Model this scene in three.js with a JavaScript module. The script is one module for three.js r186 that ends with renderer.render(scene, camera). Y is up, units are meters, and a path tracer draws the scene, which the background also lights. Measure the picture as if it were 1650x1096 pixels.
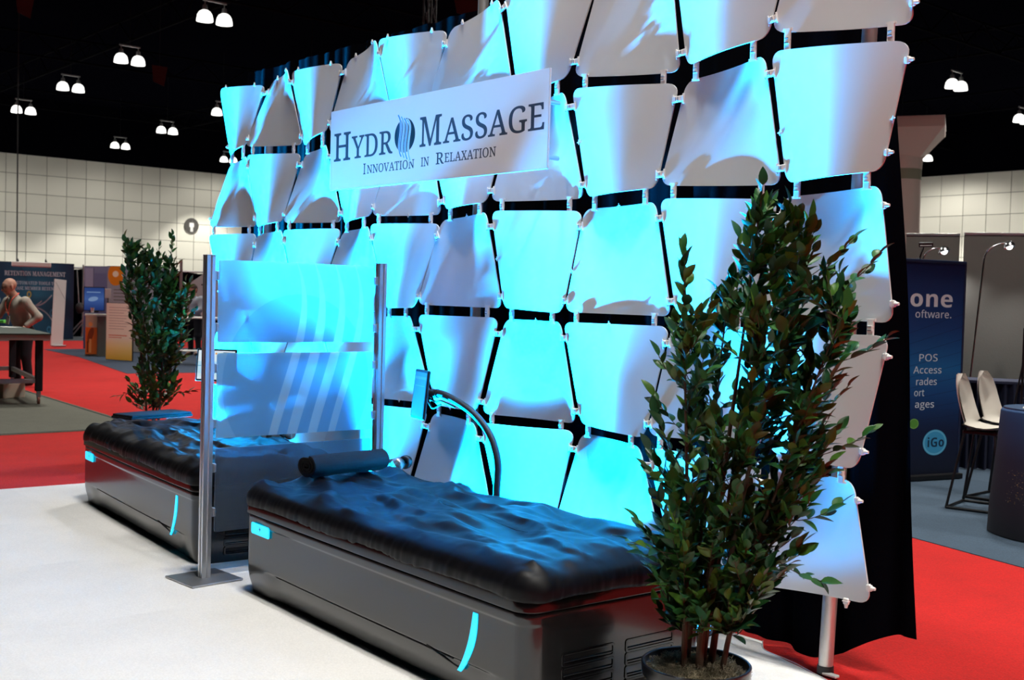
import * as THREE from 'three';
import { mergeGeometries, mergeVertices, toCreasedNormals } from 'three/addons/utils/BufferGeometryUtils.js';
import { RoundedBoxGeometry } from 'three/addons/geometries/RoundedBoxGeometry.js';
import { MarchingCubes } from 'three/addons/objects/MarchingCubes.js';
import { RectAreaLightUniformsLib } from 'three/addons/lights/RectAreaLightUniformsLib.js';

// ------------------------------------------------------------------ camera, light, exposure
const W = 1650, H = 1096, FOCAL = 1850;
const scene = new THREE.Scene();
scene.background = new THREE.Color(0x000000);
const renderer = new THREE.WebGLRenderer({ antialias: true });
renderer.toneMapping = THREE.LinearToneMapping;
renderer.toneMappingExposure = 1.0;
renderer.shadowMap.enabled = true;
RectAreaLightUniformsLib.init();
const camera = new THREE.PerspectiveCamera(2 * Math.atan(H / 2 / FOCAL) * 180 / Math.PI, W / H, 0.1, 200);
// world: x runs along the panel wall (wall plane z = 0, right pole at x = 0), z out of it towards the visitor
const EYE = new THREE.Vector3(2.781, 1.55, 4.042);
const FWD = new THREE.Vector3(-0.7597, -0.0348, -0.6494).normalize();
const RGT = new THREE.Vector3(0.6489, 0.0268, -0.7604).normalize();
const UPV = new THREE.Vector3().crossVectors(RGT, FWD).normalize();
camera.position.copy(EYE);
camera.up.copy(UPV);
camera.lookAt(EYE.clone().add(FWD));
camera.focus = 5.6;
camera.userData.fStop = 5;
const HALL_LAMP = 95;        // candela of one bell of a ceiling pendant
const HALL_COLOUR = new THREE.Color(1.0, 0.965, 0.89);
const LED_COLOUR = new THREE.Color(0.0, 0.38, 1.0);
const LED_POWER = 2.3;          // scales every floor uplight

// ------------------------------------------------------------------ helpers
const D2R = Math.PI / 180;
const V3 = (x, y, z) => new THREE.Vector3(x, y, z);
function rng(seed) { let a = seed >>> 0; return () => { a = (a + 0x6D2B79F5) | 0; let t = Math.imul(a ^ (a >>> 15), 1 | a); t = (t + Math.imul(t ^ (t >>> 7), 61 | t)) ^ t; return ((t ^ (t >>> 14)) >>> 0) / 4294967296; }; }
function hash2(x, y, s = 0) { let n = Math.imul(x | 0, 374761393) ^ Math.imul(y | 0, 668265263) ^ Math.imul(s | 0, 1274126177); n = Math.imul(n ^ (n >>> 13), 1274126177); return ((n ^ (n >>> 16)) >>> 0) / 4294967296; }
function noise2(x, y, s = 0) { const xi = Math.floor(x), yi = Math.floor(y), fx = x - xi, fy = y - yi, u = fx * fx * (3 - 2 * fx), v = fy * fy * (3 - 2 * fy); const a = hash2(xi, yi, s), b = hash2(xi + 1, yi, s), c = hash2(xi, yi + 1, s), d = hash2(xi + 1, yi + 1, s); return a + (b - a) * u + (c - a) * v + (a - b - c + d) * u * v; }
const fbm = (x, y, s = 0, o = 4) => { let t = 0, a = 0.5; for (let i = 0; i < o; i++) { t += a * noise2(x, y, s + i); x *= 2.03; y *= 2.03; a *= 0.5; } return t; };
const sstep = (a, b, x) => { const t = Math.min(1, Math.max(0, (x - a) / (b - a))); return t * t * (3 - 2 * t); };
const lerp = (a, b, t) => a + (b - a) * t;
// the point at a given depth along the line of sight that was measured in the photograph, and the floor point there
const at = (px, py, d) => EYE.clone().addScaledVector(FWD, d).addScaledVector(RGT, (px - 825) / FOCAL * d).addScaledVector(UPV, -(py - 548) / FOCAL * d);
const fl = (px, py, h = 0) => { const p = at(px, py, 1).sub(EYE), t = (h - EYE.y) / p.y; return EYE.clone().addScaledVector(p, t); };
const depthOf = (p) => p.clone().sub(EYE).dot(FWD);

const used = new Map();
function numbered(n) { const k = used.get(n) ?? 0; used.set(n, k + 1); return k ? n + '_' + String(k).padStart(3, '0') : n; }
function shadow(o) { o.castShadow = true; o.receiveShadow = true; return o; }
function thing(name, label, category, p = [0, 0, 0], turn = 0, group) {
  const o = new THREE.Group(); o.name = numbered(name); scene.add(o);
  o.position.set(...(p.isVector3 ? p.toArray() : p)); o.rotation.y = turn; o.userData = { label, category }; if (group) o.userData.group = group; return o;
}
function part(name, geo, mat, parent, p, r) {
  const m = shadow(new THREE.Mesh(geo, mat));
  const ns = (parent.userData.names ??= {}); const k = ns[name] ?? 0; ns[name] = k + 1;
  m.name = k ? name + '_' + String(k).padStart(3, '0') : name;
  if (p) m.position.set(...(p.isVector3 ? p.toArray() : p)); if (r) m.rotation.set(...r);
  parent.add(m); return m;
}
function single(name, label, category, geo, mat, p, r, group) {
  const m = shadow(new THREE.Mesh(geo, mat)); m.name = numbered(name); m.userData = { label, category }; if (group) m.userData.group = group;
  if (p) m.position.set(...(p.isVector3 ? p.toArray() : p)); if (r) m.rotation.set(...r); scene.add(m); return m;
}
function struct(name, geo, mat, p, r) { const m = shadow(new THREE.Mesh(geo, mat)); m.name = name; m.userData.kind = 'structure'; if (p) m.position.set(...p); if (r) m.rotation.set(...r); scene.add(m); return m; }
const box = (w, h, d, r = 0.004, s = 2) => new RoundedBoxGeometry(w, h, d, s, Math.min(r, w / 2.01, h / 2.01, d / 2.01));
const cyl = (r0, r1, h, n = 20) => new THREE.CylinderGeometry(r0, r1, h, n);
const tube = (pts, r, seg = 40, n = 8, closed = false) => new THREE.TubeGeometry(new THREE.CatmullRomCurve3(pts, closed), seg, r, n, closed);
const moved = (g, x, y, z, rx = 0, ry = 0, rz = 0) => { if (rx) g.rotateX(rx); if (ry) g.rotateY(ry); if (rz) g.rotateZ(rz); return g.translate(x, y, z); };
const flat = (g) => (g.index ? g.toNonIndexed() : g);
const merge = (...gs) => mergeGeometries(gs.flat().map((g) => { const q = flat(g); for (const k of Object.keys(q.attributes)) if (!['position', 'normal', 'uv'].includes(k)) q.deleteAttribute(k); return q; }));
function bar(a, b, r, n = 10) { const d = b.clone().sub(a), g = cyl(r, r, d.length(), n); g.applyQuaternion(new THREE.Quaternion().setFromUnitVectors(V3(0, 1, 0), d.clone().normalize())); const m = a.clone().add(b).multiplyScalar(0.5); return g.translate(m.x, m.y, m.z); }
function roundRect(w, h, r) { const s = new THREE.Shape(), x = -w / 2, y = -h / 2; s.moveTo(x + r, y); s.lineTo(x + w - r, y); s.absarc(x + w - r, y + r, r, -Math.PI / 2, 0); s.lineTo(x + w, y + h - r); s.absarc(x + w - r, y + h - r, r, 0, Math.PI / 2); s.lineTo(x + r, y + h); s.absarc(x + r, y + h - r, r, Math.PI / 2, Math.PI); s.lineTo(x, y + r); s.absarc(x + r, y + r, r, Math.PI, 1.5 * Math.PI); return s; }
const extrude = (shape, d, b = 0) => new THREE.ExtrudeGeometry(shape, { depth: d, bevelEnabled: b > 0, bevelThickness: b, bevelSize: b, bevelSegments: 2, curveSegments: 8 });
function frontUV(g, w, h) { const p = g.attributes.position, uv = g.attributes.uv; for (let i = 0; i < p.count; i++) uv.setXY(i, p.getX(i) / w + 0.5, p.getY(i) / h + 0.5); return g; }
// a board standing upright with its face printed: base centre p, facing turn
function facing(p) { return Math.atan2(EYE.x - p.x, EYE.z - p.z); }

// ------------------------------------------------------------------ textures and materials
function canvas(w, h, draw, srgb = true) { const c = document.createElement('canvas'); c.width = w; c.height = h; draw(c.getContext('2d'), w, h); const t = new THREE.CanvasTexture(c); if (srgb) t.colorSpace = THREE.SRGBColorSpace; t.anisotropy = 8; return t; }
function noiseTex(n, f, srgb) {
  const d = new Uint8Array(n * n * 4);
  for (let y = 0; y < n; y++) for (let x = 0; x < n; x++) { const c = f(x / n, y / n, x, y), i = (y * n + x) * 4; for (let k = 0; k < 3; k++) d[i + k] = Math.max(0, Math.min(255, (Array.isArray(c) ? c[k] : c) * 255)); d[i + 3] = 255; }
  const t = new THREE.DataTexture(d, n, n); t.wrapS = t.wrapT = THREE.RepeatWrapping; t.magFilter = THREE.LinearFilter; t.minFilter = THREE.LinearMipmapLinearFilter; t.generateMipmaps = true; if (srgb) t.colorSpace = THREE.SRGBColorSpace; t.needsUpdate = true; return t;
}
const std = (o) => new THREE.MeshStandardMaterial(o), phy = (o) => new THREE.MeshPhysicalMaterial(o);
const lin = (r, g, b) => new THREE.Color().setRGB(r, g, b);
const pile = noiseTex(256, (u, v, x, y) => 0.35 + 0.65 * hash2(x, y, 5) * (0.6 + 0.4 * noise2(u * 40, v * 40, 2)));
const carpetTint = (r, g, b, s) => noiseTex(256, (u, v, x, y) => { const k = 0.86 + 0.2 * hash2(x, y, s) + 0.1 * (fbm(u * 6, v * 6, s) - 0.5); return [r * k, g * k, b * k]; }, true);
const carpet = (r, g, b, s) => std({ map: carpetTint(r, g, b, s), bumpMap: pile, bumpScale: 0.004, roughness: 1 });
const M = {
  panel: std({ color: lin(0.67, 0.71, 0.735), roughness: 0.55 }),
  clip: std({ color: lin(0.78, 0.77, 0.76), roughness: 0.4 }),
  clipDark: std({ color: lin(0.12, 0.12, 0.13), roughness: 0.5 }),
  alu: std({ color: lin(0.62, 0.63, 0.66), metalness: 0.9, roughness: 0.34 }),
  steel: std({ color: lin(0.42, 0.43, 0.45), metalness: 0.9, roughness: 0.42 }),
  pole: std({ color: lin(0.6, 0.58, 0.56), metalness: 0.75, roughness: 0.4 }),
  drape: phy({ color: lin(0.0012, 0.0013, 0.0028), roughness: 1, specularIntensity: 0.05, side: THREE.DoubleSide, bumpMap: pile, bumpScale: 0.001 }),
  gloss: phy({ color: lin(0.003, 0.003, 0.0035), roughness: 0.12 }),
  shell: phy({ color: lin(0.007, 0.007, 0.0075), roughness: 0.2, clearcoat: 0.25, clearcoatRoughness: 0.08 }),
  black: std({ color: lin(0.006, 0.006, 0.007), roughness: 0.7 }),
  blackMetal: std({ color: lin(0.012, 0.012, 0.014), metalness: 0.4, roughness: 0.4 }),
  rubber: std({ color: lin(0.014, 0.014, 0.016), roughness: 0.55 }),
  cover: phy({ color: lin(0.0026, 0.0026, 0.004), roughness: 0.46, specularIntensity: 0.35, sheen: 0.03, sheenRoughness: 0.35, sheenColor: lin(0.2, 0.2, 0.22) }),
  towel: phy({ color: lin(0.005, 0.005, 0.006), roughness: 0.85, specularIntensity: 0.5, bumpMap: pile, bumpScale: 0.001 }),
  glow: std({ color: lin(0.05, 0.3, 0.4), emissive: lin(0.0, 0.62, 1.0), emissiveIntensity: 1.25, roughness: 0.3 }),
  glowMark: std({ color: lin(0.01, 0.12, 0.2), roughness: 0.4 }),
  ledLens: std({ color: lin(0.05, 0.1, 0.3), emissive: lin(0.02, 0.35, 1.0), emissiveIntensity: 4, roughness: 0.2 }),
  bell: std({ color: lin(0.9, 0.9, 0.86), emissive: lin(1, 0.98, 0.93), emissiveIntensity: 2.2, roughness: 0.4 }),
  lampRim: std({ color: lin(0.4, 0.4, 0.4), metalness: 0.8, roughness: 0.4 }),
  bulb: std({ color: lin(0.9, 0.9, 0.9), emissive: lin(1, 1, 1), emissiveIntensity: 3 }),
  chrome: std({ color: lin(0.75, 0.75, 0.77), metalness: 1, roughness: 0.18 }),
  concrete: std({ color: lin(0.74, 0.58, 0.52), roughness: 0.85 }),
  concreteBand: std({ color: lin(0.30, 0.29, 0.21), roughness: 0.85 }),
  white: std({ color: lin(0.78, 0.77, 0.75), roughness: 0.5 }),
  skin: std({ color: lin(0.50, 0.27, 0.19), roughness: 0.55 }),
  hair: std({ color: lin(0.05, 0.025, 0.016), roughness: 0.7 }),
  shirtGrey: std({ color: lin(0.36, 0.33, 0.28), roughness: 0.9 }),
  shirtWhite: std({ color: lin(0.45, 0.5, 0.58), roughness: 0.9 }),
  trousers: std({ color: lin(0.008, 0.009, 0.016), roughness: 0.9 }),
  shoe: std({ color: lin(0.01, 0.009, 0.009), roughness: 0.5 }),
  lanyard: std({ color: lin(0.7, 0.09, 0.05), roughness: 0.7 }),
};

// ------------------------------------------------------------------ the hall
const HALL = { x0: -69.5, x1: 44, z0: -59.5, z1: 44, top: 9.4, ceil: 13 };
{
  const dark = phy({ color: lin(0.002, 0.002, 0.004), roughness: 1, specularIntensity: 0 });
  struct('floor', new THREE.BoxGeometry(HALL.x1 - HALL.x0, 0.3, HALL.z1 - HALL.z0), std({ color: lin(0.30, 0.30, 0.31), roughness: 0.8 }), [(HALL.x0 + HALL.x1) / 2, -0.168, (HALL.z0 + HALL.z1) / 2]);
  struct('ceiling', new THREE.BoxGeometry(HALL.x1 - HALL.x0 + 2, 0.4, HALL.z1 - HALL.z0 + 2), dark, [(HALL.x0 + HALL.x1) / 2, HALL.ceil + 0.2, (HALL.z0 + HALL.z1) / 2]);
  // walls: dark backing with rows of cream panels standing proud, recessed joints between them
  const joint = std({ color: lin(0.16, 0.15, 0.12), roughness: 0.9 });
  const tileMats = [0, 1, 2, 3].map((i) => std({ color: lin(0.76 + 0.02 * i, 0.745 + 0.02 * i, 0.65 + 0.018 * i), roughness: 0.75 }));
  function tiledWall(name, p, size, turn, tiles) {
    const g = new THREE.Group(); g.name = name; g.userData.kind = 'structure'; g.position.set(...p); g.rotation.y = turn; scene.add(g);
    part('backing', new THREE.BoxGeometry(size[0], HALL.ceil, 0.4), dark, g, [0, HALL.ceil / 2, -0.2]);
    part('joint_backing', new THREE.BoxGeometry(size[0] - 0.1, tiles.top - 0.02, 0.02), joint, g, [0, (tiles.top - 0.02) / 2, 0.01]);
    const { x0, x1, w, h, top, rows } = tiles, r = rng(size[0] * 10), n = Math.round((x1 - x0) / w), geo = box(w - 0.03, h - 0.03, 0.05, 0.012, 1);
    for (let j = 0; j < rows; j++) for (let i = 0; i < n; i++) part('tile', geo, tileMats[Math.floor(r() * 4)], g, [x0 + (i + 0.5) * w, top - (j + 0.5) * h, 0.026 + r() * 0.004]);
    // the rest of the wall, out of the photograph, in broad plain panels
    const lowY = top - rows * h;
    part('lower_panel', box(size[0], lowY - 0.03, 0.05, 0.01, 1), tileMats[1], g, [0, lowY / 2, 0.026]);
    if (x0 > -size[0] / 2 + 0.1) part('plain_panel', box(x0 + size[0] / 2 - 0.03, top - lowY - 0.03, 0.05, 0.01, 1), tileMats[1], g, [(-size[0] / 2 + x0) / 2, (top + lowY) / 2, 0.026]);
    if (x1 < size[0] / 2 - 0.1) part('plain_panel', box(size[0] / 2 - x1 - 0.03, top - lowY - 0.03, 0.05, 0.01, 1), tileMats[2], g, [(size[0] / 2 + x1) / 2, (top + lowY) / 2, 0.026]);
    return g;
  }
  const zc = (HALL.z0 + HALL.z1) / 2, xc = (HALL.x0 + HALL.x1) / 2, lz = HALL.z1 - HALL.z0, lx = HALL.x1 - HALL.x0;
  // local x of wall_left (turned a quarter) runs towards -z
  tiledWall('wall_left', [HALL.x0, 0, zc], [lz], Math.PI / 2, { x0: 7.4, x1: 7.4 + 14 * 1.2, w: 1.2, h: 1.175, top: 9.55, rows: 6 });
  tiledWall('wall_back', [xc, 0, HALL.z0], [lx], 0, { x0: -35.6 - xc, x1: -35.6 - xc + 14 * 1.415, w: 1.415, h: 1.215, top: 9.6, rows: 6 });
  tiledWall('wall_right', [HALL.x1, 0, zc], [lz], -Math.PI / 2, { x0: -lz / 2, x1: -lz / 2, w: 1, h: 1.15, top: 9.45, rows: 6 });
  tiledWall('wall_front', [xc, 0, HALL.z1], [lx], Math.PI, { x0: -lx / 2, x1: -lx / 2, w: 1, h: 1.15, top: 9.45, rows: 6 });
  // steel beams under the dark ceiling
  const beamMat = phy({ color: lin(0.002, 0.002, 0.003), roughness: 1, specularIntensity: 0.1 });
  const beam = (a, b) => { const d = b.clone().sub(a), n = Math.round(d.length() / 1.2), gs = [], up = V3(0, 0.9, 0); gs.push(bar(a, b, 0.05, 6), bar(a.clone().add(up), b.clone().add(up), 0.05, 6)); for (let i = 0; i < n; i++) { const p = a.clone().addScaledVector(d, i / n), q = a.clone().addScaledVector(d, (i + 1) / n); gs.push(i % 2 ? bar(p, q.add(up), 0.028, 5) : bar(p.add(up), q, 0.028, 5)); } return merge(gs); };
  let k = 1;
  for (const z of [-50, -38, -26, -14]) struct('trim_' + k++, beam(V3(HALL.x0, 11.4, z), V3(HALL.x1, 11.4, z)), beamMat);
  for (const x of [-60, -46, -32, -18]) struct('trim_' + k++, beam(V3(x, 11, HALL.z0), V3(x, 11, -8)), beamMat);
}

// carpets
function slab(pts, y0, y1) { const s = new THREE.Shape(pts.map(([x, z]) => new THREE.Vector2(x, -z))); const g = extrude(s, y1 - y0); g.rotateX(-Math.PI / 2).translate(0, y0, 0); const p = g.attributes.position, uv = g.attributes.uv; for (let i = 0; i < p.count; i++) uv.setXY(i, p.getX(i) * 0.8, p.getZ(i) * 0.8); return g; }
single('aisle_carpet', 'red carpet covering the aisles between the booths', 'carpet', slab([[-34, 12], [-34, -22], [14, -22], [14, 12]], -0.018, -0.0065), carpet(0.73, 0.06, 0.045, 11));
const whiteCarpet = (() => { const t = noiseTex(256, (u, v, x, y) => { const k = 0.94 + 0.05 * hash2(x, y, 8) + 0.05 * (fbm(u * 5, v * 5, 3) - 0.5); return [0.93 * k, 0.925 * k, 0.92 * k]; }, true); return std({ map: t, bumpMap: pile, bumpScale: 0.002, roughness: 0.9 }); })();
{
  const t = thing('booth_carpet', 'white booth carpet under the two black massage beds', 'carpet');
  part('carpet_field', slab([[-6.42, 2.1], [-6.37, 1.2], [-6.28, -0.3], [-0.45, -0.3], [-0.37, -0.2], [0.0, -0.085], [0.6, 0.12], [0.9, 6.5], [-6.6, 6.5]], -0.006, -0.001), whiteCarpet, t);
  const seam = std({ color: lin(0.55, 0.55, 0.56), roughness: 1 });
  part('frayed_edge', merge(tube([V3(-0.45, 0.001, -0.3), V3(-0.37, 0.001, -0.2), V3(-0.18, 0.001, -0.15), V3(0, 0.001, -0.085), V3(0.3, 0.001, 0.02)], 0.0022, 30, 5)), seam, t);
}
{
  const t = thing('booth_carpet', 'grey booth carpet with a dark bound edge under the bar-height table', 'carpet');
  part('carpet_field', slab([[-9.72, 6], [-9.74, -1.27], [-14.4, -1.57], [-21, -2.0], [-21, 6]], -0.006, -0.001), carpet(0.40, 0.40, 0.36, 14), t);
  const edge = std({ color: lin(0.03, 0.035, 0.028), roughness: 0.9 });
  part('binding', merge(bar(V3(-9.78, 0.003, 6), V3(-9.80, 0.003, -1.22), 0.02, 8).scale(1, 0.15, 1), bar(V3(-9.80, 0.003, -1.22), V3(-14.4, 0.003, -1.53), 0.02, 8).scale(1, 0.15, 1), bar(V3(-14.4, 0.003, -1.53), V3(-21, 0.003, -1.96), 0.02, 8).scale(1, 0.15, 1)), edge, t);
}
single('booth_carpet', 'blue-grey booth carpet under the counter with the orange figure', 'carpet', slab([[-26.8, -5.75], [-23.4, -5.40], [-18.0, -4.35], [-17, -12], [-27, -12]], -0.006, -0.001), carpet(0.20, 0.25, 0.33, 15));
single('booth_carpet', 'dark grey booth carpet in front of the dark blue printed backdrop', 'carpet', slab([[-31.2, 2], [-31.6, -9], [-31.8, -14], [-40, -14], [-40, 2]], -0.006, -0.001), carpet(0.30, 0.32, 0.35, 16));
single('booth_carpet', 'blue-grey booth carpet under the round table with the printed cloth', 'carpet', slab([[-3.2, -3.70], [-1.31, -3.14], [2.5, -2.05], [2.0, -11], [-7.0, -11], [-6.5, -4.65]], -0.006, -0.001), carpet(0.24, 0.31, 0.38, 17));

// ------------------------------------------------------------------ the panel wall
// corners of every panel (top-left, top-right, bottom-right, bottom-left) in metres on the wall plane, by row and from the right
const ROWS = [
  [[-.137, 3.27, .261, 3.232, .381, 2.652, -.293, 2.724], [-.875, 3.254, -.175, 3.228, -.312, 2.708, -.763, 2.645], [-1.291, 3.315, -.903, 3.274, -.803, 2.625, -1.522, 2.695], [-2.103, 3.282, -1.315, 3.275, -1.569, 2.701, -1.945, 2.614], [-2.563, 3.107, -2.137, 3.207, -1.975, 2.594, -2.829, 2.618], [-3.328, 3.161, -2.593, 3.105, -2.804, 2.615, -3.099, 2.562], [-3.656, 3.079, -3.349, 3.172, -3.113, 2.575, -3.898, 2.636], [-4.403, 3.102, -3.723, 3.072, -3.907, 2.649, -4.203, 2.567], [-4.658, 3.074, -4.465, 3.136, -4.221, 2.581, -5.075, 2.64], [-5.5, 3.119, -4.768, 3.057, -5.046, 2.651, -5.302, 2.584]],
  [[-.29, 2.644, .368, 2.591, .266, 2.098, -.189, 2.074], [-.76, 2.577, -.325, 2.636, -.214, 2.07, -.905, 2.107], [-1.529, 2.636, -.809, 2.574, -.932, 2.097, -1.397, 2.077], [-1.965, 2.593, -1.589, 2.631, -1.419, 2.072, -2.166, 2.092], [-2.765, 2.567, -2.016, 2.585, -2.198, 2.09, -2.574, 2.064], [-3.104, 2.528, -2.765, 2.567, -2.615, 2.037, -3.353, 2.058], [-3.864, 2.555, -3.118, 2.529, -3.36, 2.058, -3.666, 2.021], [-4.176, 2.518, -3.919, 2.56, -3.696, 2.031, -4.492, 2.053], [-5.043, 2.573, -4.235, 2.523, -4.484, 2.062, -4.858, 2.034], [-5.29, 2.527, -5.052, 2.569, -4.867, 2.039, -5.65, 2.058]],
  [[-.202, 2.017, .26, 2.042, .34, 1.499, -.324, 1.513], [-.906, 2.046, -.228, 2.01, -.364, 1.509, -.783, 1.503], [-1.412, 2.018, -.933, 2.033, -.813, 1.493, -1.537, 1.495], [-2.153, 2.04, -1.425, 2.01, -1.56, 1.488, -2.024, 1.507], [-2.607, 2.004, -2.202, 2.038, -2.04, 1.503, -2.834, 1.507], [-3.372, 2.008, -2.613, 1.986, -2.859, 1.488, -3.156, 1.477], [-3.679, 1.969, -3.386, 1.996, -3.156, 1.477, -3.987, 1.488], [-4.481, 2, -3.695, 1.99, -3.996, 1.487, -4.27, 1.486], [-4.846, 1.984, -4.499, 2.005, -4.295, 1.481, -5.029, 1.481], [-5.648, 1.995, -4.856, 1.988, -5.058, 1.48, -5.393, 1.488]],
  [[-.322, 1.453, .326, 1.448, .202, .907, -.227, .931], [-.8, 1.459, -.365, 1.457, -.267, .94, -.938, .922], [-1.544, 1.444, -.819, 1.447, -.961, .907, -1.394, .936], [-2.006, 1.446, -1.568, 1.443, -1.43, .929, -2.193, .909], [-2.826, 1.448, -2.064, 1.451, -2.238, .919, -2.636, .926], [-3.174, 1.43, -2.902, 1.438, -2.654, .925, -3.413, .903], [-3.961, 1.434, -3.174, 1.43, -3.421, .902, -3.712, .911], [-4.25, 1.431, -3.977, 1.433, -3.727, .91, -4.544, .882], [-5.007, 1.426, -4.276, 1.43, -4.544, .891, -4.794, .899], [-5.381, 1.431, -5.026, 1.425, -4.794, .899, -5.669, .876]],
  [[-.224, .865, .188, .855, .287, .378, -.318, .337], [-.94, .865, -.264, .887, -.352, .339, -.749, .339], [-1.388, .886, -.984, .86, -.816, .37, -1.592, .322], [-2.202, .859, -1.438, .894, -1.593, .331, -1.996, .32], [-2.646, .874, -2.252, .847, -2.077, .341, -2.894, .295], [-3.412, .867, -2.702, .887, -2.928, .313, -3.282, .311], [-3.718, .878, -3.419, .867, -3.283, .322, -4.028, .279], [-4.533, .842, -3.726, .873, -3.973, .316, -4.351, .291], [-4.782, .855, -4.542, .851, -4.378, .306, -5.02, .268], [-5.668, .831, -4.792, .854, -5.001, .285, -5.429, .265]],
];
const BOW = 0.03;
const bowSign = (r, c) => ((r + c) % 2 ? 1 : -1);       // neighbours bow out and in by turns
function panelPoint(r, c, u, v) {                       // u from left to right, v from top to bottom
  const q = ROWS[r][c], xt = lerp(q[0], q[2], u), yt = lerp(q[1], q[3], u), xb = lerp(q[6], q[4], u), yb = lerp(q[7], q[5], u);
  return V3(lerp(xt, xb, v), lerp(yt, yb, v), bowSign(r, c) * BOW * Math.sin(Math.PI * u));
}
function panelGeometry(r, c) {
  const q = ROWS[r][c], w = Math.hypot((q[2] - q[0] + q[4] - q[6]) / 2, 0), h = (q[1] + q[3] - q[5] - q[7]) / 2, rad = 0.05, th = 0.007;
  const us = []; for (let i = 0; i <= 5; i++) us.push((rad / w) * (1 - Math.cos(i / 5 * Math.PI / 2))); const k = 18; for (let i = 1; i < k; i++) us.push(lerp(rad / w, 1 - rad / w, i / k)); for (let i = 5; i >= 0; i--) us.push(1 - (rad / w) * (1 - Math.cos(i / 5 * Math.PI / 2)));
  const nv = 10, nu = us.length, F = [], B = [];
  for (const u of us) { const e = Math.min(u, 1 - u) * w, cut = e < rad ? (rad - Math.sqrt(Math.max(0, rad * rad - (rad - e) * (rad - e)))) / h : 0; for (let j = 0; j <= nv; j++) { const p = panelPoint(r, c, u, lerp(cut, 1 - cut, j / nv)); F.push(p); B.push(p.clone().add(V3(0, 0, -th))); } }
  const pos = [], idx = [], id = (i, j) => i * (nv + 1) + j;
  for (const p of F) pos.push(p.x, p.y, p.z); for (const p of B) pos.push(p.x, p.y, p.z);
  const nb = F.length;
  for (let i = 0; i < nu - 1; i++) for (let j = 0; j < nv; j++) { const a = id(i, j), b = id(i, j + 1), d = id(i + 1, j), e = id(i + 1, j + 1); idx.push(a, b, d, b, e, d, nb + a, nb + d, nb + b, nb + b, nb + d, nb + e); }
  const loop = []; for (let i = 0; i < nu; i++) loop.push(id(i, 0)); for (let j = 1; j <= nv; j++) loop.push(id(nu - 1, j)); for (let i = nu - 2; i >= 0; i--) loop.push(id(i, nv)); for (let j = nv - 1; j > 0; j--) loop.push(id(0, j));
  const s0 = pos.length / 3; for (const l of loop) { const p = F[l], b = B[l]; pos.push(p.x, p.y, p.z, b.x, b.y, b.z); }
  for (let i = 0; i < loop.length; i++) { const a = s0 + 2 * i, b = s0 + 2 * ((i + 1) % loop.length); idx.push(a, b, a + 1, b, b + 1, a + 1); }
  const g = new THREE.BufferGeometry(); g.setAttribute('position', new THREE.Float32BufferAttribute(pos, 3)); g.setIndex(idx); g.computeVertexNormals(); return g;
}
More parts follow.
